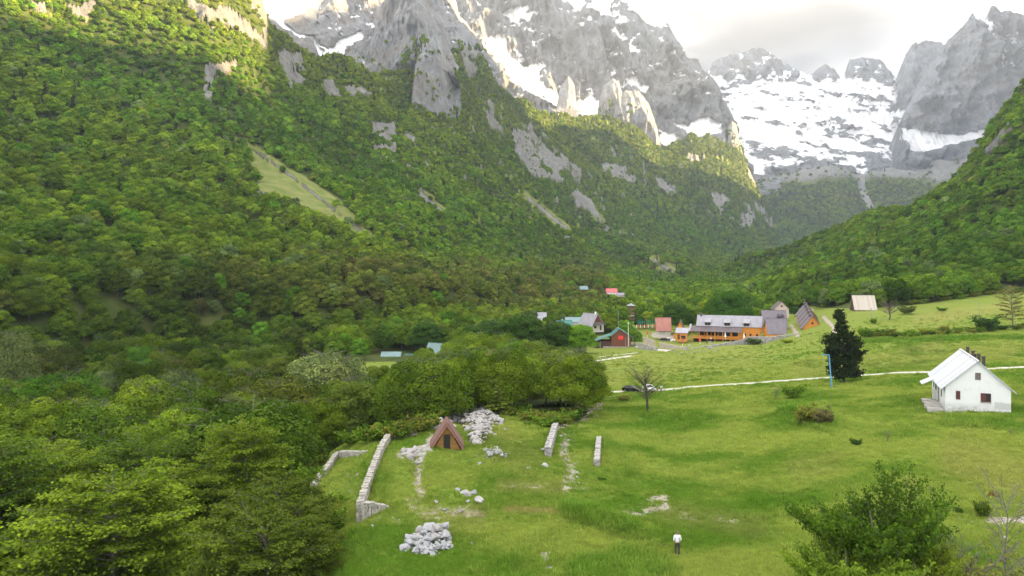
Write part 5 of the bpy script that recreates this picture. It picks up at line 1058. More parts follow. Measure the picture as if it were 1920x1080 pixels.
# walls of the lodge terrace, stream walls, playground, poles
def stone_run(name, label, pts, hgt, thick, size=0.4, seed=1, mat_=None, cat='wall', top=None, zbase=None):
    """a wall laid of separate-looking stones following ground points; pts are Vectors, hgt per point"""
    rg = random.Random(seed); V = []; Fs = []; mb = MB()
    for i in range(len(pts) - 1):
        a, b = pts[i], pts[i + 1]; L = math.hypot(b.x - a.x, b.y - a.y); ux, uy = (b.x - a.x) / L, (b.y - a.y) / L; nx, ny = -uy, ux; n_ = max(1, int(L / size)); ang = math.atan2(uy, ux)
        for k in range(n_):
            t_ = (k + 0.5) / n_; H_ = hgt[i] * (1 - t_) + hgt[i + 1] * t_; g0 = a.lerp(b, t_); gz_ = float(Hz(g0.x, g0.y)) if zbase is None else a.z * (1 - t_) + b.z * t_
            if H_ < 0.06: continue
            z_ = gz_ - 0.35; c = 0
            H2 = H_ * rg.uniform(0.93, 1.07)
            while z_ < gz_ + H2 - 0.05:
                hh = min(size * rg.uniform(0.45, 0.8), gz_ + H2 - z_ + 0.04)
                for sd_ in ((-1, 1) if thick > size * 0.9 else (0,)):
                    off = sd_ * thick * 0.25; w_ = thick * (0.52 if sd_ else 1.0); l_ = L / n_ * rg.uniform(0.88, 1.02); sh_ = rg.uniform(-0.3, 0.3) * L / n_ * (c % 2) 
                    cx_, cy_ = g0.x + ux * sh_ + nx * (off + rg.uniform(-.04, .04)), g0.y + uy * sh_ + ny * (off + rg.uniform(-.04, .04)); an = ang + rg.uniform(-.06, .06); cc, ss = cos(an), sin(an); vs = []
                    for dz in (0, hh * 0.96):
                        for dx, dy in ((-l_ / 2, -w_ / 2), (l_ / 2, -w_ / 2), (l_ / 2, w_ / 2), (-l_ / 2, w_ / 2)):
                            j = size * 0.09; dx2, dy2 = dx * (1 if dz == 0 else 0.96) + rg.uniform(-j, j), dy * (1 if dz == 0 else 0.96) + rg.uniform(-j, j)
                            vs.append((cx_ + dx2 * cc - dy2 * ss, cy_ + dx2 * ss + dy2 * cc, z_ + dz + rg.uniform(-j, j)))
                    mb.add(vs, [(3, 2, 1, 0), (4, 5, 6, 7), (0, 1, 5, 4), (1, 2, 6, 5), (2, 3, 7, 6), (3, 0, 4, 7)])
                z_ += hh; c += 1
    # origin at first point
    o0 = pts[0]; mb.v = [(x - o0.x, y - o0.y, z - o0.z) for x, y, z in mb.v]; o = mb.build(name, mat_ or m_wallst); o.location = o0; tag(o, label, cat); return o
P_ = lambda *l: [hit(*q) for q in l]
stone_run('dry_stone_wall', 'long dry-stone wall climbing from a triangular corner up to the woods', P_((727, 950), (675, 978), (683, 940), (697, 895), (712, 855), (730, 824), (780, 816)), [0.05, 1.75, 1.15, 0.95, 0.85, 0.9, 0.55], 0.62, 0.34, 5)
stone_run('dry_stone_wall', 'low pale stone wall emerging from the dark trees, farthest to the side', P_((585, 925), (607, 895), (633, 862), (686, 852)), [0.7, 0.95, 1.0, 0.35], 0.55, 0.34, 6)
stone_run('stone_wall', 'pale leaning stone wall beside the rubble track, the shorter broad one', P_((1027, 857), (1034, 832), (1042, 804)), [1.2, 1.05, 0.95], 0.75, 0.40, 7, m_lime)
stone_run('stone_wall', 'narrow pale stone wall standing alone in the grass past the track', P_((1119, 875), (1121, 850), (1123, 826)), [0.85, 0.75, 0.6], 0.62, 0.40, 8, m_lime)
lw = [at(1296, 276, 657), at(1340, 277, 654), at(1378, 279, 651), at(1410, 279, 647), at(1450, 278, 641), at(1490, 277, 638), at(1537, 274, 634)]
stone_run('retaining_wall', 'long pale retaining wall of the lodge and cottages above the meadow', lw, [1.0, 1.6, 2.3, 3.4, 2.0, 2.6, 2.4], 1.0, 0.9, 9, m_lime, zbase=1)
def strip_wall(name, label, pts, h_, t_, m_, cat='wall'):
    mb = MB(); o0 = pts[0]
    for a, b in zip(pts[:-1], pts[1:]):
        L = math.hypot(b.x - a.x, b.y - a.y); nx, ny = -(b.y - a.y) / L * t_ / 2, (b.x - a.x) / L * t_ / 2
        vs = [(a.x + nx - o0.x, a.y + ny - o0.y, a.z - 1.5 - o0.z), (a.x - nx - o0.x, a.y - ny - o0.y, a.z - 1.5 - o0.z), (b.x - nx - o0.x, b.y - ny - o0.y, b.z - 1.5 - o0.z), (b.x + nx - o0.x, b.y + ny - o0.y, b.z - 1.5 - o0.z)]
        mb.add(vs + [(x, y, z + 1.5 + h_) for x, y, z in vs], [(3, 2, 1, 0), (4, 5, 6, 7), (0, 1, 5, 4), (1, 2, 6, 5), (2, 3, 7, 6), (3, 0, 4, 7)])
    o = mb.build(name, m_); o.location = o0; return tag(o, label, cat)
strip_wall('stream_wall', 'dark grey concrete wall along the village bridge approach', [at(1197, 285, 647), at(1215, 277, 652), at(1232, 272, 656)], 1.1, 0.5, M['concrete'])
strip_wall('yard_wall', 'tan concrete wall below the sandy yard, running to the rock heap', [at(1237, 282, 648), at(1258, 277, 652), at(1283, 273, 657)], 1.3, 0.5, plain('tan_concrete', (0.40, 0.35, 0.28), 0.9, 0.12, 1.0))
strip_wall('yard_wall', 'short tan wall with red and yellow posts at the yard entrance', [at(1207, 292, 636), at(1228, 286, 643)], 1.0, 0.4, plain('tan_concrete', (0.40, 0.35, 0.28), 0.9, 0.12, 1.0))
h = empty('playground', at(1209, 330, 612), 0, 'village playground with turquoise frames and poles behind a red fence', 'playground')
rgp = random.Random(12)
for i in range(9):
    x_ = -3.2 + i * 0.98; MB().box(x_, x_ + 0.13, 0, 0.13, -0.5, rgp.uniform(2.2, 3.9)).build('pole', M['turq'], h)
MB().box(-3.0, -0.2, 0, 0.1, 2.0, 2.2).box(-3.0, -1.4, 0, 0.1, 1.2, 1.35).box(0.9, 2.5, 0, 0.1, 2.4, 2.6).build('frame', M['turq'], h)
fe = MB().box(-4.2, 6.0, -1.6, -1.52, 0.55, 0.72).build('fence_rail', M['redp'], h)
for i in range(12): MB().box(-4.2 + i * 0.9, -4.0 + i * 0.9, -1.7, -1.6, -0.5, 0.85).build('fence_post', M['redp'] if i % 2 else M['whitep'], h)
def pole(px, Y, pyb, pyt, label, m_='polew', w_=0.11, arm=0, name='utility_pole', lean=0.0):
    q = at(px, Y, pyb); H_ = (pyb - pyt) * S(Y); h = empty(name, q, 0, label, 'pole'); MB().tube([(0, 0, -0.8), (lean, 0, H_)], [w_, w_ * 0.75], 8).build('pole', M[m_], h)
    if arm: MB().tube([(lean, 0, H_ - 0.05), (lean - arm, 0, H_ + 0.05)], w_ * 0.55, 6).build('arm', M[m_], h)
    else: MB().box(-0.5, 0.5, -0.05, 0.05, H_ - 0.5, H_ - 0.38).build('crossarm', M[m_], h)
    return h
pole(1159, 330, 615, 583, 'thin pale pole between the gabled house and tower'); pole(1178, 285, 645, 604, 'white pole standing at the corner of the hall', 'whitep'); pole(1509, 345, 590, 560, 'grey pole rising behind the cottage row')
pole(1634, 262, 602, 577, 'short dark pole in the meadow below the shingle barn'); pole(1836, 235, 620, 566, 'lone grey pole beside the dark bush on the hedge line', w_=0.09)
bp = hit(1560, 728); pole(1560, bp.y, 728, 665, 'light blue steel pole with a side arm beside the pine', 'bluep', 0.14, arm=1.5, name='blue_pole', lean=-0.6)
def parasol(px, Y, pyb, m_, label):
    q = at(px, Y, pyb); h = empty('parasol', q, 0, label, 'parasol'); MB().tube([(0, 0, -0.3), (0, 0, 3.1)], 0.06, 6).build('pole', M['whitep'], h); MB().tube([(0, 0, 1.1), (0, 0, 1.4), (0, 0, 2.2), (0, 0, 3.0)], [0.38, 0.34, 0.2, 0.04], 8).build('folded_cover', M[m_], h)
parasol(1214, 296, 632, 'redp', 'folded red parasol at the playground end of the yard'); parasol(1280, 282, 648, 'redp', 'folded red parasol on the lawn before the annex'); parasol(1313, 283, 645, 'redp', 'folded red parasol at the rock heap under the veranda')
parasol(1395, 286, 638, 'whitep', 'folded white parasol on the end of the lodge terrace'); parasol(1360, 290, 637, 'whitep', 'folded white parasol before the veranda posts')
# rocks
def ico():
    bm = bmesh.new(); bmesh.ops.create_icosphere(bm, subdivisions=3, radius=1.0); v = np.array([x.co[:] for x in bm.verts]); f = np.array([[q.index for q in p.verts] for p in bm.faces]); bm.free(); return v, f
IV, IF = ico()
def ico2():
    bm = bmesh.new(); bmesh.ops.create_icosphere(bm, subdivisions=2, radius=1.0); v = np.array([x.co[:] for x in bm.verts]); f = np.array([[q.index for q in p.verts] for p in bm.faces]); bm.free(); return v, f
JV, JF = ico2()
def rock_v(seed, r, V=IV, sq=0.72):
    rg = np.random.default_rng(seed); v = V.copy()
    for _ in range(14):       # cut planes give facets
        n_ = rg.normal(size=3); n_ /= np.linalg.norm(n_); d = rg.uniform(0.35, 0.78); s_ = v @ n_ - d; v = v - np.where(s_ > 0, s_, 0)[:, None] * n_[None]
    v = v + 0.05 * np.stack([fbm(v[:, 0] * 2.5 + seed, v[:, 1] * 2.5, v[:, 2] * 2.5, 3, seed + k) for k in range(3)], -1)
    return 1.3 * v * np.array([rg.uniform(0.8, 1.35), rg.uniform(0.75, 1.1), sq * rg.uniform(0.85, 1.2)]) * r
RV = [mesh_np('boulder', rock_v(100 + k, 1.0), IF, m_lime if k % 2 else m_limeg, link=False) for k in range(8)]
def boulder(x, y, z, r, label, group, seed):
    rg = random.Random(seed); o = bpy.data.objects.new('boulder', RV[seed % 8]); COL.objects.link(o); o.location = (x, y, z); o.scale = (r * rg.uniform(.85, 1.2),) * 3; o.rotation_euler = (rg.uniform(-.3, .3), rg.uniform(-.3, .3), rg.uniform(0, 6.28)); return tag(o, label, 'boulder', group)
# boulder heap near the person
pile = [(763, 1030, 17, 0, 'big blunt grey boulder at the near corner of the boulder heap'), (783, 1032, 8, 0, 'small boulder at the foot beside the biggest one'), (797, 1036, 10, 0, 'rounded boulder at the middle of the heap foot'), (812, 1036, 9, 0, 'boulder low on the front of the heap'), (829, 1028, 10, 0, 'flat boulder at the outer foot of the heap'),
 (841, 1022, 8, 0, 'last small boulder at the far end of the heap'), (770, 1014, 9, .25, 'pale lump behind the biggest boulder'), (784, 1018, 11, .35, 'angular pale boulder above the foot stones'), (800, 1020, 12, .4, 'broad pale boulder in the heart of the heap'), (817, 1018, 13, .45, 'tall grey slab of the heap'),
 (834, 1014, 11, .35, 'split boulder toward the outer end'), (788, 1006, 11, .6, 'white-topped boulder on the heap'), (804, 1006, 12, .75, 'upright boulder on the crest of the heap'), (820, 1006, 12, .7, 'dark-faced boulder on the crest'), (830, 1002, 10, .65, 'topmost rounded boulder at the back of the heap'),
 (775, 1022, 8, .15, 'wedge stone leaning against the biggest boulder'), (808, 1028, 9, .15, 'wedge stone under the broad pale boulder'), (822, 1030, 8, .1, 'low stone between the foot boulders'), (790, 1026, 8, .2, 'chipped stone under the angular boulder'), (838, 1008, 8, .3, 'small crest stone at the outer end'), (796, 1012, 9, .55, 'stubby stone between the crest boulders')]
for k, (a, b, r_, up, lab) in enumerate(pile):
    q = hit(a, b); boulder(q.x, q.y, q.z + up * 0.9 + 0.05, r_ * S(q.y) * 1.05, lab, 'boulder heap', k + 40)
for k, (a, b, r_, lab) in enumerate([(858, 920, 9, 'rounded pale boulder, first of the short line on the knoll'), (875, 930, 10, 'middle boulder of the line on the knoll'), (890, 926, 7, 'small square boulder behind the last of the line'), (901, 942, 11, 'biggest grey boulder ending the line on the knoll'), (878, 942, 4, 'little stone below the middle boulder of the line'),
    (864, 960, 6, 'upright whitish block under the knoll bank'), (832, 958, 5, 'stone lying in the gravel beside the bank'), (818, 942, 5, 'stone wedged in the dark bank'), (900, 870, 5, 'grey stone on the grass below the mossy mound'), (928, 848, 10, 'stone showing through the mossy mound'), (918, 854, 8, 'low grey rock at the base of the mossy mound'), (940, 852, 7, 'last rock of the mossy mound'),
    (990, 880, 5, 'pale stone on the slope below the shorter wall'), (1022, 875, 6, 'long flat stone below the shorter wall'), (1018, 845, 6, 'grey stone touching the foot of the shorter wall'), (926, 817, 5, 'flat white stone right of the rubble heap'), (948, 806, 5, 'farthest flat stone right of the rubble heap'),
    (698, 988, 4, 'small white stone below the long wall corner'), (612, 862, 4, 'pale stone in the grass behind the low wall'), (670, 893, 5, 'pale stone on bare earth between the two walls'), (1886, 1012, 6, 'white stone under the dead sapling'), (884, 1021, 3, 'little stone right of the boulder heap'), (567, 1055, 3, 'little white stone at the meadow corner'), (645, 1010, 4, 'pale stone by the low branches')]):
    q = hit(a, b); boulder(q.x, q.y, q.z + 0.1, r_ * S(q.y) * 1.0, lab, None, k + 80)
def rubble(name, polys, n_, rmin, rmax, seed, mound=0.0, m_=None, label=None, power=2.0):
    """heaped loose stones nobody could count, ONE mesh"""
    rg = np.random.default_rng(seed); V, Fc = [], []; b = 0; cen = np.mean(polys, 0); pts = []
    lo = np.min(polys, 0); hi = np.max(polys, 0)
    while len(pts) < n_:
        c = rg.uniform(lo, hi)
        if inpoly(np.array([c[0]]), np.array([c[1]]), polys)[0]: pts.append(c)
    base = [rock_v(seed * 7 + k, 1.0, JV) for k in range(10)]
    edge = dline(np.array(pts)[:, 0], np.array(pts)[:, 1], list(polys) + [polys[0]])
    for (a, c), e in zip(pts, edge):
        q = hit(a, c); r = rmin + (rmax - rmin) * rg.uniform() ** power; th = rg.uniform(0, 6.28); R = np.array([[cos(th), -sin(th), 0], [sin(th), cos(th), 0], [0, 0, 1]])
        v = base[rg.integers(10)] @ R.T * r * rg.uniform(0.8, 1.2, 3) + np.array([q.x, q.y, q.z + r * 0.15 + mound * (1 - math.exp(-e / 9))]); V.append(v); Fc.append(JF + b); b += len(v)
    V = np.vstack(V); o0 = np.array(hit(*cen)); o = mesh_np(name, V - o0, np.vstack(Fc), m_ or m_lime); o.location = o0; o['kind'] = 'stuff'
    if label: o['label'] = label
    return o
rubble('rubble', [(808, 808), (815, 795), (840, 782), (862, 772), (885, 764), (905, 762), (922, 772), (944, 795), (930, 803), (916, 806), (912, 830), (898, 836), (884, 832), (886, 812), (862, 800), (835, 803)], 620, 0.12, 0.62, 3, 1.5, label='big heap of pale rubble by the trees', power=2.2)
rubble('rubble', [(1255, 662), (1275, 652), (1300, 642), (1322, 636), (1345, 645), (1350, 660), (1320, 662), (1285, 664)], 90, 0.15, 0.5, 4, 0.5, m_limeg)
rubble('loose_stones', [(1045, 800), (1080, 780), (1100, 770), (1130, 762), (1110, 785), (1080, 810), (1080, 850), (1092, 905), (1070, 915), (1055, 880), (1052, 830)], 260, 0.04, 0.24, 5)
rubble('loose_stones', [(760, 850), (800, 835), (795, 870), (790, 920), (778, 925), (780, 880), (755, 858)], 60, 0.03, 0.18, 6); rubble('loose_stones', [(700, 968), (790, 955), (880, 955), (890, 975), (800, 1000), (700, 995)], 60, 0.03, 0.13, 7)
rubble('loose_stones', [(1158, 960), (1215, 928), (1260, 930), (1262, 960), (1200, 972)], 70, 0.04, 0.17, 8); rubble('loose_stones', [(1012, 1035), (1034, 1035), (1036, 1068), (1014, 1068)], 45, 0.03, 0.13, 9); rubble('loose_stones', [(1262, 960), (1400, 975), (1390, 985), (1270, 975)], 30, 0.03, 0.12, 10)
rubble('loose_stones', [(1790, 970), (1990, 968), (1990, 1000), (1830, 985)], 80, 0.04, 0.2, 11); rubble('loose_stones', [(930, 905), (1010, 905), (1105, 918), (1000, 920)], 26, 0.03, 0.13, 12)
ro = rubble('exposed_rock', [(750, 850), (776, 842), (808, 825), (806, 838), (792, 858), (788, 872), (772, 862)], 60, 0.25, 0.7, 13, -0.5)

# ------------------------------------------------------------------ tracks
def ribbon(name, pts, w_, m_=None, lift=0.05, seed=0):
    P3 = [p if isinstance(p, Vector) else hit(*p) for p in pts]; A = []; 
    for a, b in zip(P3[:-1], P3[1:]):
        n_ = max(2, int((b - a).length / 1.2)); A += [a.lerp(b, k / n_) for k in range(n_)]
    A.append(P3[-1]); xy = np.array([(a.x, a.y) for a in A]); k_ = np.ones(7) / 7; xs = np.r_[xy[0], xy[-1]]
    for c in (0, 1):
        pad = np.r_[np.full(3, xy[0, c]), xy[:, c], np.full(3, xy[-1, c])]; xy[:, c] = np.convolve(pad, k_, 'valid')
    d = np.gradient(xy, axis=0); d /= np.linalg.norm(d, axis=1)[:, None] + 1e-9; nn = np.stack([-d[:, 1], d[:, 0]], -1); rows = []
    s_ = np.arange(len(xy))
    for j, u in enumerate(np.linspace(-1, 1, 7)):
        ww = w_ / 2 * (1 + 0.28 * fbm(s_ / 5.0, s_ * 0 + (1 if u > 0 else 9), oct=3, seed=seed)); q = xy + nn * (u * ww)[:, None]
        rows.append(np.c_[q, Hz(q[:, 0], q[:, 1]) + lift * (1.0 if abs(u) < 0.9 else -1.2)])
    rows = np.stack(rows); o = mesh_np(name, rows.reshape(-1, 3), grid_faces(7, len(xy)), m_ or M['gravel'], smooth_=True); o['kind'] = 'structure'; return o
ribbon('track', [(1100, 736), (1140, 735.5), (1185, 733.5), (1240, 732), (1285, 726), (1350, 721.5), (1430, 717), (1500, 711), (1560, 708), (1640, 702), (1740, 698.5), (1850, 692), (1940, 688), (2060, 684)], 2.3, lift=0.09)
ribbon('track', [(1100, 681), (1130, 674.5), (1165, 670), (1185, 667)], 2.6, lift=0.12, seed=3); ribbon('road', [at(1195, 300), at(1203, 288), at(1215, 281), at(1235, 274), at(1262, 268)], 4.5, lift=0.25, seed=4)
ribbon('track', [(1115, 671), (1150, 666), (1200, 661)], 0.9, lift=0.10, seed=5)

# ------------------------------------------------------------------ handpicked plants
TC = {}
def plant(px, pyb, pyt, label, kind='bush', col_=MID, name='shrub', cat='shrub', Y=None, wide=1.0, bark=None, seed=None, group=None, sink=0.15):
    q = hit(px, pyb) if Y is None else on(px, Y); top = (HY - pyt) / F * q.y; H_ = max(0.3, top - q.z)
    key = (kind, seed or 0)
    if key not in TC:
        s0 = 4000 + (seed or 0)
        TC[key] = {'near': lambda: NEAR[1], 'bush': lambda: tree_meshes(s0, 4.0, 2.4, 2600, 0.30, nb=40, style='bush', trunk_r=0.05), 'vase': lambda: tree_meshes(s0, 6.0, 3.0, 5000, 0.22, nb=26, style='vase', trunk_r=0.10, twigs=6),
          'bare': lambda: tree_meshes(s0, 8.0, 3.0, 1800, 0.13, nb=34, style='bare', twigs=15, bark=m_barkd, trunk_r=0.26, tube_n=6), 'pine': lambda: tree_meshes(s0, 16.0, 4.9, 15000, 0.44, nb=110, style='pine', twigs=10, base=0.07, bark=m_barkd, trunk_r=0.26),
          'cone': lambda: tree_meshes(s0, 6.0, 2.3, 5000, 0.28, nb=60, style='cone', base=0.03, twigs=5), 'big': lambda: tree_meshes(s0, 12.0, 4.6, 12000, 0.32, nb=40, twigs=4, base=0.10, dome=22), 'willow': lambda: tree_meshes(s0, 12.0, 4.6, 9000, 0.28, nb=52, twigs=9, base=0.12, dome=30), 'sparse': lambda: tree_meshes(s0, 12.0, 4.4, 3800, 0.26, nb=40, twigs=9, bark=m_bark, base=0.2),
          'twig': lambda: tree_meshes(s0, 5.0, 1.9, 260, 0.14, nb=20, style='vase', twigs=6, trunk_r=0.07, bark=m_bark), 'dead': lambda: tree_meshes(s0, 9.0, 1.7, 0, 0.1, nb=22, style='bare', twigs=9, trunk_r=0.075, bark=m_bark),
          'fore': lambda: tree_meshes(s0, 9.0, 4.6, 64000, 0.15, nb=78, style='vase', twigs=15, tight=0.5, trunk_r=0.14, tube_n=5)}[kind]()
    h0 = {'near': 12.4, 'bush': 4.3, 'vase': 6.2, 'bare': 8.5, 'pine': 16, 'cone': 6, 'big': 12.6, 'sparse': 12.4, 'willow': 12.4, 'twig': 5.2, 'dead': 9.3, 'fore': 9.4}[kind]
    q.z -= sink; return add_tree(name, q, H_ + sink, TC[key], col_, label, cat, group, rz=rgp.uniform(0, 6.28), h0=h0, wide=wide)
plant(1582, 718, 572, 'tall black pine standing alone beside the blue pole', 'pine', (0.026, 0.042, 0.016), 'pine_tree', 'tree', wide=1.0)
plant(1213, 774, 690, 'nearly leafless old fruit tree in front of the parked cars', 'bare', (0.16, 0.19, 0.05), 'fruit_tree', 'tree', wide=1.05)
plant(936, 784, 722, 'small conical light green tree beside the rubble heap', 'cone', (0.15, 0.20, 0.03), 'young_beech', 'tree', wide=1.35)
plant(1088, 652, 602, 'bright green rounded maple beside the brown hall', 'big', VIV, 'maple_tree', 'tree', Y=268, wide=1.5)
plant(600, 730, 645, 'large pale grey-green willow rising from the darker woods', 'willow', (0.17, 0.22, 0.075), 'willow_tree', 'tree', Y=150, wide=1.15, seed=2); plant(640, 730, 652, 'smaller pale willow leaning beside the large one', 'willow', (0.16, 0.21, 0.07), 'willow_tree', 'tree', Y=158, wide=1.0, seed=2)
plant(30, 720, 605, 'whitish half-leafed tree at the edge of the woods, far side', 'willow', (0.12, 0.16, 0.05), 'pale_tree', 'tree', Y=170, wide=0.6, seed=2)
plant(800, 668, 597, 'round dark tree above the hidden cabins', 'big', DRK, 'broadleaf_tree', 'tree', Y=292, wide=1.3)
for a, b, y_, lab in ((930, 590, 262, 'dark broad tree, first of the three big ones before the village'), (985, 579, 258, 'tallest dark broad tree of the three before the village'), (1045, 595, 268, 'dark broad tree nearest the teal roof'), (890, 600, 250, 'dark tree just before the three big ones')): plant(a, 700, b, lab, 'big', (0.045, 0.095, 0.018), 'broadleaf_tree', 'tree', Y=y_, wide=1.15)
plant(1366, 590, 533, 'big round dark green tree rising behind the lodge', 'big', (0.055, 0.13, 0.018), 'broadleaf_tree', 'tree', Y=338, wide=1.25)
for a, b, y_, c_, lab in ((1268, 560, 345, DRK, 'dark tree between red roof and lodge'), (1300, 567, 352, MID, 'tree behind the lodge chimney'), (1238, 572, 372, MID, 'round tree above the red roof'), (1216, 580, 385, YEL, 'yellow-green tree above the playground'), (1199, 590, 380, DRK, 'small dark tree beside the tower'),
   (1146, 575, 400, DRK, 'dark tree above the gabled house'), (1166, 570, 410, MID, 'tree just before the tower'), (1130, 578, 395, MID, 'tree over the long grey-violet roof'), (1415, 572, 370, MID, 'tree between lodge and pink house'), (1442, 566, 380, MID, 'tree behind the pink gable'), (1490, 572, 372, DRK, 'tree right of the pink house'),
   (1545, 565, 378, YEL, 'light tree behind the cottage row'), (1585, 562, 385, MID, 'tree between cottage row and barn'), (1330, 556, 372, YEL, 'light tree behind the lodge roof')): plant(a, 640, b, lab, 'big', c_, 'broadleaf_tree', 'tree', Y=y_, wide=1.1)
plant(1173, 612, 596, 'small bright round tree by the street', 'big', VIV, 'small_tree', 'tree', Y=330, wide=1.2); plant(1190, 632, 616, 'round bright bush-like tree beside the yard', 'big', (0.10, 0.2, 0.02), 'small_tree', 'tree', Y=296, wide=1.3)
for a, b, c, lab, k, cc, wd in ((1485, 748, 712, 'leafy green bush on the bank below the track', 'bush', MID, .9), (1455, 752, 722, 'small twiggy grey bush beside the leafy one', 'twig', OLV, 1.2), (1512, 795, 752, 'low olive thicket on the bank, tall clump', 'bush', OLV, 1.0), (1545, 797, 758, 'grey-olive thicket next to the tall clump', 'bush', (0.13, .13, .05), 1.0), (1528, 790, 762, 'rounded bush between the two thickets', 'bush', MID, 1.1), (1538, 760, 728, 'leafless stems above the thicket', 'dead', OLV, 0.5), (1558, 758, 730, 'second leafless stem cluster above the thicket', 'dead', OLV, .5),
   (1663, 828, 803, 'faint brownish bush in the open meadow', 'twig', OLV, 1.6), (1606, 835, 819, 'tiny green bush in the open meadow', 'bush', DRK, 1.0), (1623, 632, 609, 'dark bush at the end of the hedge line', 'bush', MID, 1.3), (1658, 631, 620, 'low bush on the hedge line after the dark one', 'bush', YEL, 1.8), (1738, 626, 613, 'yellowish low bush on the hedge line', 'bush', YEL, 1.8), (1770, 623, 606, 'upright small bush on the hedge line', 'bush', OLV, 1.0),
   (1822, 621, 611, 'flat dark bush before the big one', 'bush', DRK, 1.4), (1852, 620, 585, 'big dark rounded bush on the hedge line', 'bush', (0.045, .10, .02), 1.1), (1880, 618, 606, 'low bush right of the big dark one', 'bush', DRK, 1.5), (1700, 589, 567, 'rounded olive shrub beside the grey fruit tree', 'bush', (0.10, 0.14, 0.04), 1.2), (1765, 583, 574, 'low shrub high on the meadow', 'bush', MID, 1.6), (1638, 607, 593, 'small bush at the foot of the short pole', 'bush', MID, 0.9),
   (1415, 646, 629, 'silver-green bush growing over the retaining wall', 'bush', (0.09, .14, .04), 1.5), (1477, 643, 634, 'bright low bush at the foot of the retaining wall', 'bush', YEL, 1.9), (1700, 925, 893, 'small twiggy bush behind the big near beech', 'twig', OLV, 1.0), (1745, 930, 905, 'thin dark sapling behind the near beech', 'twig', OLV, .8), (1842, 968, 930, 'small green sapling above the gravel strip', 'bush', (0.08, .13, .02), .7), (1797, 962, 948, 'dark low bush above the gravel strip', 'bush', DRK, 1.0),
   (1868, 934, 922, 'heap-like rusty brown dead bush', 'bush', (0.13, 0.065, 0.03), 1.6), (1895, 818, 800, 'small dry bush below the white house', 'twig', OLV, 1.3), (1892, 788, 774, 'weeds at the corner of the white house', 'bush', MID, 1.0), (1170, 752, 738, 'low dull bush by the black car', 'bush', OLV, 1.6), (1025, 800, 770, 'low bush under the wood edge at the shorter wall', 'bush', MID, 1.5), (1128, 900, 893, 'dark grass clump near the narrow wall', 'bush', DRK, 1.5)):
    plant(a, b, c, lab, k, cc, wide=wd, seed=(a % 3) + 1)
plant(1668, 600, 565, 'grey blossoming old fruit tree on the upper meadow', 'bare', (0.24, 0.20, 0.21), 'fruit_tree', 'tree', wide=1.3, seed=4); plant(1900, 615, 532, 'tall thin half-leafed yellowish tree on the hedge line', 'sparse', (0.17, 0.17, 0.04), 'ash_tree', 'tree', wide=0.95, seed=5)
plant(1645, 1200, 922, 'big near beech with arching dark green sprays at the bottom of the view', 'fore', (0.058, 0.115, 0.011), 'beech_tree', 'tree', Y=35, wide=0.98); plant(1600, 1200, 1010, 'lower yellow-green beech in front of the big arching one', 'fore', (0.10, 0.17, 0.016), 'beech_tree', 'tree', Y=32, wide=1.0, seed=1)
plant(1725, 1250, 1020, 'yellow-green beech leaning out beside the big arching one', 'fore', (0.14, 0.20, 0.02), 'beech_tree', 'tree', Y=33, wide=0.8, seed=1)
plant(1885, 1200, 850, 'tall thin leafless tree standing over the gravel strip', 'dead', OLV, 'bare_tree', 'tree', Y=36, wide=0.75, seed=1); plant(1820, 1200, 960, 'bent leafless sapling beside the tall thin bare tree', 'dead', OLV, 'bare_tree', 'tree', Y=35, wide=1.1, seed=2)
for k, (a, b, lab) in enumerate(((1790, 1000, 'loose yellowish sapling, nearest the big beech'), (1850, 1015, 'loose olive sapling under the bare trees'), (1915, 1000, 'loose olive sapling at the edge of the view'), (1760, 1030, 'low yellow-green sapling at the bottom'))): plant(a, 1200, b, lab, 'twig' if k != 3 else 'vase', (0.16, 0.18, 0.03), 'sapling', 'sapling', Y=34 + k, wide=1.3, seed=k)

rubble('small_rubble', [(752, 1036), (765, 1012), (790, 1000), (830, 996), (846, 1015), (842, 1036), (800, 1044)], 130, 0.08, 0.34, 21, 0.55, m_limeg)
rubble('small_rubble', [(905, 846), (925, 836), (955, 850), (950, 860), (915, 862)], 60, 0.06, 0.3, 22, 0.3, m_limeg)
rubble('loose_stones', [(1100, 772), (1135, 758), (1130, 775), (1105, 790)], 60, 0.05, 0.22, 23); rubble('loose_stones', [(640, 880), (700, 880), (690, 930), (650, 925)], 26, 0.04, 0.2, 24)
rubble('loose_stones', [(870, 800), (1020, 800), (1015, 900), (880, 900)], 40, 0.04, 0.16, 25); rubble('loose_stones', [(850, 975), (1500, 975), (1450, 1075), (700, 1075)], 60, 0.03, 0.10, 26)

for a, b, y_, lab in ((560, 935, 58, 'dark beech bough tree reaching over the meadow corner'), (525, 885, 62, 'dark green beech behind the meadow corner'), (592, 985, 54, 'lowest dark young beech at the meadow corner'), (500, 960, 52, 'young beech standing before the dark corner beeches'), (455, 930, 55, 'olive beech between the big near crowns and the corner')): plant(a, 1200, b, lab, 'near', (0.085, 0.125, 0.014), 'beech_tree', 'tree', Y=y_, wide=1.05, seed=9)
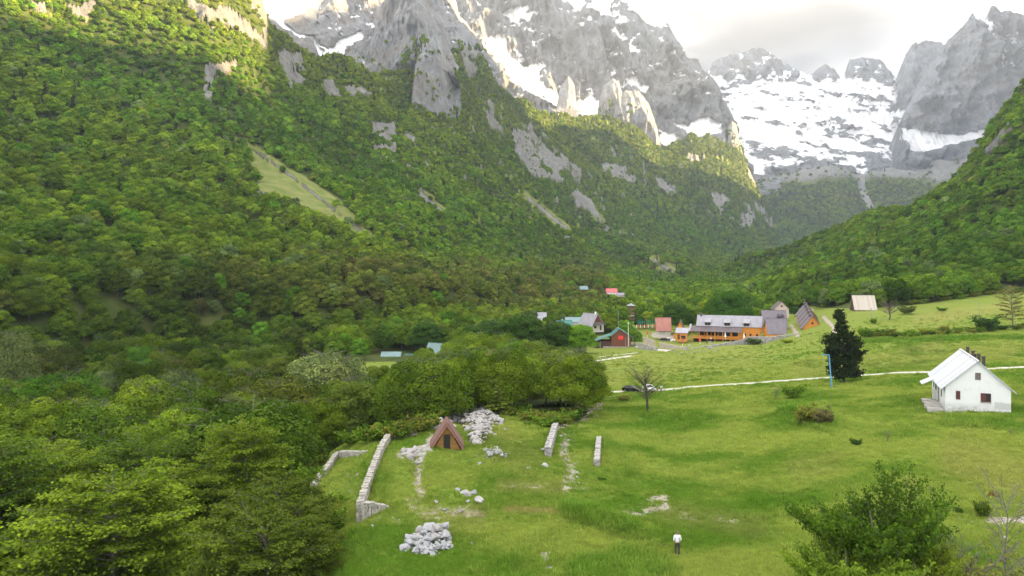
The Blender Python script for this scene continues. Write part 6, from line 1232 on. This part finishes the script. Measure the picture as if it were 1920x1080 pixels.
# ------------------------------------------------------------------ people
m_skin = plain('skin', (0.42, 0.24, 0.17), 0.6, 0.08); m_hair = plain('grey_brown_hair', (0.14, 0.12, 0.105), 0.9, 0.2); 
def skin_obj(name, chains, m_, parent, root=0, sub=2):
    """chains: list of [(x,y,z,r), ...]; chains share a vertex when points coincide"""
    me = bpy.data.meshes.new(name); vs = []; es = []; rad = []; ix = {}
    for ch in chains:
        prev = None
        for x, y, z, r in ch:
            k = (round(x, 4), round(y, 4), round(z, 4))
            if k not in ix: ix[k] = len(vs); vs.append((x, y, z)); rad.append(r)
            if prev is not None and prev != ix[k]: es.append((prev, ix[k]))
            prev = ix[k]
    me.from_pydata(vs, es, []); me.materials.append(m_); o = bpy.data.objects.new(name, me); COL.objects.link(o); o.parent = parent
    md = o.modifiers.new('skin', 'SKIN'); sv = me.skin_vertices[0] if me.skin_vertices else None
    if sv is None:
        bpy.context.view_layer.objects.active = o; sv = me.skin_vertices[0]
    for i, r in enumerate(rad): sv.data[i].radius = (r, r) if not isinstance(r, tuple) else r; sv.data[i].use_root = (i == root)
    s = o.modifiers.new('smooth', 'SUBSURF'); s.levels = sub; s.render_levels = sub; md.use_smooth_shade = True; return o
def person(loc, rz, label, shirt, trouser, H_=1.76):
    t = empty('person', loc, rz, label, 'person'); k = H_ / 1.76; t.scale = (k, k, k)
    hd = 1.62
    body = [[(0, 0, 0.98, .15), (0, 0.0, 1.15, .135), (0, 0.0, 1.32, .155), (0, -.01, 1.44, .12), (0, -.02, 1.52, .058), (0, -.035, 1.58, .075), (0, -.05, 1.66, .098), (0, -.045, 1.72, .07)]]
    for s in (-1, 1):
        body.append([(0, -.01, 1.44, .12), (s * .17, 0, 1.43, .065), (s * .225, .0, 1.30, .052), (s * .25, 0.01, 1.14, .042), (s * .22, -.13, 1.00, .034), (s * .17, -.22, 0.99, .026), (s * .145, -.27, 1.00, .030)])
        body.append([(0, 0, 0.98, .15), (s * .10, 0, 0.88, .10), (s * .11, 0.0, 0.66, .078), (s * .115, -.01, 0.48, .058), (s * .12, .01, 0.28, .056), (s * .12, .02, 0.09, .040), (s * .125, -.06, 0.035, .042), (s * .13, -.15, 0.03, .034)])
        for j, (dx, dy, dz, l) in enumerate(((-.022, -.05, -.006, .030), (-.008, -.058, -.004, .034), (.006, -.054, -.006, .031), (.020, -.045, -.012, .025))):
            a = (s * .145 , -.27, 1.00); body.append([(a[0], a[1], a[2], .030), (a[0] + s * dx, a[1] - .03, a[2] - .005, .010), (a[0] + s * dx * 1.2, a[1] + dy * .9, a[2] - .015, .009), (a[0] + s * dx * 1.1, a[1] + dy * .9 - l * .3, a[2] - .040, .008)])
        body.append([(s * .145, -.27, 1.00, .030), (s * .115, -.275, 1.012, .011), (s * .098, -.30, 1.01, .009)])
    b = skin_obj('body', body, m_skin, t)
    sh = [[(0, 0, 0.94, .172), (0, 0.0, 1.15, .158), (0, 0.0, 1.32, .178), (0, -.01, 1.45, .125), (0, -.015, 1.50, .075)]]
    for s in (-1, 1): sh.append([(0, -.01, 1.45, .125), (s * .175, 0, 1.435, .082), (s * .23, .0, 1.30, .070), (s * .255, 0.012, 1.14, .060), (s * .228, -.115, 1.015, .050), (s * .20, -.175, 0.997, .042)])
    skin_obj('shirt', sh, shirt, t)
    tr = [[(0, 0, 1.00, .165), (0, 0, 0.93, .165)]]
    for s in (-1, 1): tr.append([(0, 0, 0.93, .165), (s * .105, 0, 0.84, .118), (s * .115, 0.0, 0.66, .095), (s * .12, -.01, 0.48, .078), (s * .122, .01, 0.26, .072), (s * .122, .02, 0.09, .066)])
    skin_obj('trousers', tr, trouser, t)
    hr = MB().ball((0, -.035, 1.70), .108, (0.92, 1.05, 0.92), 14, 9).build('hair', m_hair, b, True)
    fc = MB().ball((-.035, -.138, 1.672), .012).ball((.035, -.138, 1.672), .012).build('eyes', M['black'], b, True); MB().ball((0, -.158, 1.645), .016, (0.7, 1, 1.2)).build('nose', m_skin, b, True); MB().box(-.024, .024, -.146, -.138, 1.598, 1.606).build('mouth', plain('lips', (0.3, 0.12, 0.1), 0.6, 0.05), b)
    MB().ball((-.10, -.045, 1.655), .026, (0.4, 0.8, 1.2)).ball((.10, -.045, 1.655), .026, (0.4, 0.8, 1.2)).build('ears', m_skin, b, True)
    for s in (-1, 1): MB().ball((s * .125, -.065, 0.045), .06, (0.85, 1.9, 0.75), 10, 6).build('shoe', M['black'], t, True)
    return t
m_shirt = plain('white_shirt', (0.74, 0.76, 0.80), 0.9, 0.04, 6); m_trou = plain('brown_grey_trousers', (0.055, 0.045, 0.038), 0.9, 0.15, 6); m_dark = plain('dark_cloth', (0.03, 0.03, 0.035), 0.9, 0.1)
q = hit(1270, 1041); person(q, radians(178), 'person in a white hooded top and dark trousers seen from behind, standing in the meadow', m_shirt, m_trou)
q = hit(1240, 736); person(q, radians(150), 'person in a pale top standing on the track beside the cars', m_shirt, m_dark)
q = at(1325.5, 280, 645); person(q, 0.4, 'person in dark clothes on the lodge lawn under the veranda', m_dark, m_dark); q = at(1333, 289, 640); person(q, 2.4, 'person in a white top just before the veranda posts', m_shirt, m_dark)

# ------------------------------------------------------------------ cars
def car(loc, rz, paint, label, hatch=True):
    t = empty('parked_car', loc, rz, label, 'car'); L, W_ = 4.2, 1.74
    prof = [(-2.1, .42), (-2.1, .78), (-1.98, .90), (-1.0, .98), (-0.35, 1.40), (0.2, 1.46), (1.2, 1.43), (1.75, 1.05), (2.02, .98), (2.1, .70), (2.08, .36), (1.75, .26), (-1.85, .26)]
    def ring(y, inset, zs): return [(x * (1 - inset * 0.04), y, (z - .26) * zs + .26) for x, z in prof]
    secs = []
    for y in np.linspace(-W_ / 2, W_ / 2, 9):
        e = abs(y) / (W_ / 2); rr_ = []
        for x, z in prof:
            k = max(0, z - .98) / .48; yy_ = y * (1 - .17 * k); rr_.append((x * (1 - .03 * e ** 4), yy_, z - (0.05 * e ** 4 if z > .9 else 0)))
        secs.append(rr_)
    mb = MB(); vs = [v for s_ in secs for v in s_]; n_ = len(prof); fs = []
    for i in range(8):
        for j in range(n_): fs.append((i * n_ + j, i * n_ + (j + 1) % n_, (i + 1) * n_ + (j + 1) % n_, (i + 1) * n_ + j))
    fs += [tuple(range(n_)), tuple(range(8 * n_, 9 * n_))[::-1]]; b = mb.add(vs, fs).build('body', M[paint], t, True, 0.03)
    for s in (-1, 1):
        yb, yt = s * (W_ / 2 + .008), s * (W_ / 2 * .83 + .008)
        g_ = [(-.85, yb, 1.00), (1.62, yb, 1.02), (1.15, yt, 1.38), (-.32, yt, 1.36)]; MB().slab(g_[:: s], (0, -s * .02, 0)).build('side_window', M['glass'], b)
        MB().box(-.88, -.72, s * .87 if s > 0 else -1.03, 1.03 if s > 0 else s * .87, .98, 1.1).build('mirror', M[paint], b)
        MB().box(-2.12, -2.02, min(s * .45, s * .80), max(s * .45, s * .80), .66, .80).build('headlight', M['lamp'], t); MB().box(2.03, 2.13, min(s * .55, s * .82), max(s * .55, s * .82), .72, .96).build('taillight', M['tail'], t)
        for x in (-1.32, 1.28):
            wv_ = []
            wh = MB().tube([(x, s * .70, .32), (x, s * .89, .32)], .32, 18).build('wheel', M['tyre'], t, False, .02); MB().tube([(x, s * .885, .32), (x, s * .90, .32)], .20, 12).build('rim', M['rim'], wh)
    MB().slab([(-1.02, -.70, 1.02), (-1.02, .70, 1.02), (-.40, .62, 1.40), (-.40, -.62, 1.40)], (-.02, 0, .02)).build('windscreen', M['glass'], b); MB().slab([(1.74, .68, 1.09), (1.74, -.68, 1.09), (1.27, -.60, 1.41), (1.27, .60, 1.41)], (.02, 0, .02)).build('rear_window', M['glass'], b)
    MB().box(2.09, 2.12, -.26, .26, .50, .61).build('number_plate', M['whitep'], b); MB().box(-2.14, -2.08, -.8, .8, .30, .46).build('bumper', M['tyre'], b); return t
q = hit(1184, 735.5); q.z += 0.08; car(q, radians(150), 'carblack', 'black hatchback parked on the track beside the leafless tree'); q = hit(1217, 733.5); q.z += 0.08; car(q, radians(100), 'carwhite', 'white car behind the leafless tree trunk')
q = at(1247, 289, 640); car(q, radians(160), 'carblack', 'dark car parked in the sandy yard before the annex'); q = at(1256, 291, 640); car(q, radians(175), 'carwhite', 'white car parked next to the dark one in the sandy yard')

# ------------------------------------------------------------------ meadow grass: uncountable tufts
m_gr, t = mat('grass_blades'); cI = t.attr('tcol', 'INSTANCER', 'Color')
d = t.n('ShaderNodeBsdfDiffuse', ins={'Color': cI}); tr = t.n('ShaderNodeBsdfTranslucent', ins={'Color': cI}); mx = t.n('ShaderNodeMixShader', ins={0: 0.35, 1: d.outputs[0], 2: tr.outputs[0]}); t.n('ShaderNodeOutputMaterial', ins={'Surface': mx.outputs[0]})
def tuft(seed, nbl, spread, hh, wdt):
    rg = np.random.default_rng(seed); V = []; Fs = []
    for i in range(nbl):
        a = rg.uniform(0, 6.28); r = spread * sqrt(rg.uniform()); x, y = r * cos(a), r * sin(a); b = rg.uniform(0, 6.28); l = hh * rg.uniform(.5, 1.2); ld = rg.uniform(0.1, 0.7) * l; w_ = wdt * rg.uniform(.7, 1.3); px_, py_ = -sin(b) * w_, cos(b) * w_
        p0 = (x, y, -.03); p1 = (x + cos(b) * ld * .35, y + sin(b) * ld * .35, l * .6); p2 = (x + cos(b) * ld, y + sin(b) * ld, l); k = len(V)
        V += [(p0[0] - px_, p0[1] - py_, p0[2]), (p0[0] + px_, p0[1] + py_, p0[2]), (p1[0] + px_, p1[1] + py_, p1[2]), (p1[0] - px_, p1[1] - py_, p1[2]), (p2[0] + px_ * .2, p2[1] + py_ * .2, p2[2]), (p2[0] - px_ * .2, p2[1] - py_ * .2, p2[2])]
        Fs += [(k, k + 1, k + 2, k + 3), (k + 3, k + 2, k + 4, k + 5)]
    return bpy.data.objects.new('grass_shape', mesh_np('grass_shape', np.array(V), np.array(Fs), m_gr, link=False))
gp = [tuft(1, 46, .42, .14, .012), tuft(2, 40, .36, .20, .013), tuft(3, 52, .5, .10, .012), tuft(4, 30, .3, .34, .020)]
rg = np.random.default_rng(77); NG = 185000
u = rg.uniform(0, 1, NG); Yg = 42 * (270 / 42) ** u; pg = rg.uniform(520, 2130, NG); Xg = (pg - CX) / F * Yg; Zg = Hz(Xg, Yg); qg = HY - Zg / Yg * F
mdw, _, _, _, _ = masks(pg, qg, Xg, Yg, Zg)
bb_ = np.zeros(NG); lu_ = np.zeros(NG); dr_ = np.zeros(NG)
for lst, arr in ((BARE, bb_), (LUSH, lu_), (DRY, dr_)):
    for ln, w_, s_ in lst: arr[:] = np.maximum(arr, s_ * (1 - smooth(w_ * 0.35, w_ * 1.35, dline(pg, qg, ln))))
trk = dline(pg, qg, [(1100, 736), (1185, 733.5), (1240, 732), (1285, 726), (1350, 721.5), (1430, 717), (1500, 711), (1640, 702), (1740, 698.5), (1850, 692), (1940, 688)])
pat = fbm(Xg / 3.0, Yg / 3.0, oct=3, seed=301)
kp = mdw & (rg.uniform(0, 1, NG) > bb_ * 1.1) & (trk > 2.5) & (rg.uniform(0, 1, NG) < (0.8 + pat * .6 + lu_ * .5) * (1 - .8 * smooth(115, 270, Yg)))
Xg, Yg, Zg, lu_, dr_, pat = [a[kp] for a in (Xg, Yg, Zg, lu_, dr_, pat)]; ng_ = len(Xg)
gc = lerp3((0.150, 0.270, 0.028), (0.335, 0.405, 0.075), np.clip(.5 + fbm(Xg / 8, Yg / 8, oct=3, seed=302) * 1.7 + rg.normal(size=ng_) * .25, 0, 1))
gc = gc * (1 - .6 * dr_[:, None]) + np.array([[.40, .34, .13]]) * .6 * dr_[:, None]; gc = gc * (1 - .6 * lu_[:, None]) + np.array([[.095, .235, .018]]) * .6 * lu_[:, None]
gi_ = np.where(lu_ > .3, rg.choice([1, 3], ng_, p=[.6, .4]), rg.integers(0, 3, ng_)); gi_ = np.where((pat > .28) & (rg.uniform(size=ng_) < .3), 3, gi_)
go_ = scatter('grass', np.stack([Xg, Yg, Zg], -1), rg.uniform(.7, 1.3, ng_) * (1 + .5 * lu_) * np.clip(Yg / 80, 0.9, 1.5), rg.uniform(0, 6.28, ng_), gi_, gc * rg.uniform(.8, 1.15, ng_)[:, None], gp)
print('GRASS', ng_)

# ------------------------------------------------------------------ undergrowth where the woods meet the grass
ub = [forest_mesh(380 + k, 2.4, 1.9, 420, 0.34, nb=22, style='bush') for k in range(3)]
up_, uc_ = [], []
for ln, n_, sp_ in (([(548, 1120), (572, 1062), (606, 1006), (604, 965)], 90, 9), ([(574, 920), (590, 880), (612, 846)], 40, 3), ([(640, 838), (720, 824)], 30, 3), ([(735, 826), (800, 806), (850, 768)], 40, 5), ([(930, 766), (1000, 792), (1060, 796), (1085, 782)], 60, 6), ([(1116, 735), (1112, 690)], 26, 4), ([(1620, 630), (1700, 631), (1800, 624), (1920, 618)], 70, 3), ([(1600, 577), (1700, 572), (1880, 549), (1980, 545)], 150, 2)):
    for _ in range(n_):
        k = rg.integers(len(ln) - 1); t_ = rg.uniform(); a, b = ln[k], ln[k + 1]; q = hit(a[0] + (b[0] - a[0]) * t_ + rg.normal() * sp_, a[1] + (b[1] - a[1]) * t_ + rg.normal() * sp_ * .5); up_.append(q[:]); uc_.append(np.array((MID, DRK, OLV, MID)[rg.integers(4)]) * rg.uniform(.7, 1.1))
uo = scatter('undergrowth', np.array(up_), rg.uniform(.3, .95, len(up_)), rg.uniform(0, 6.28, len(up_)), rg.integers(0, 3, len(up_)), np.array(uc_), ub)
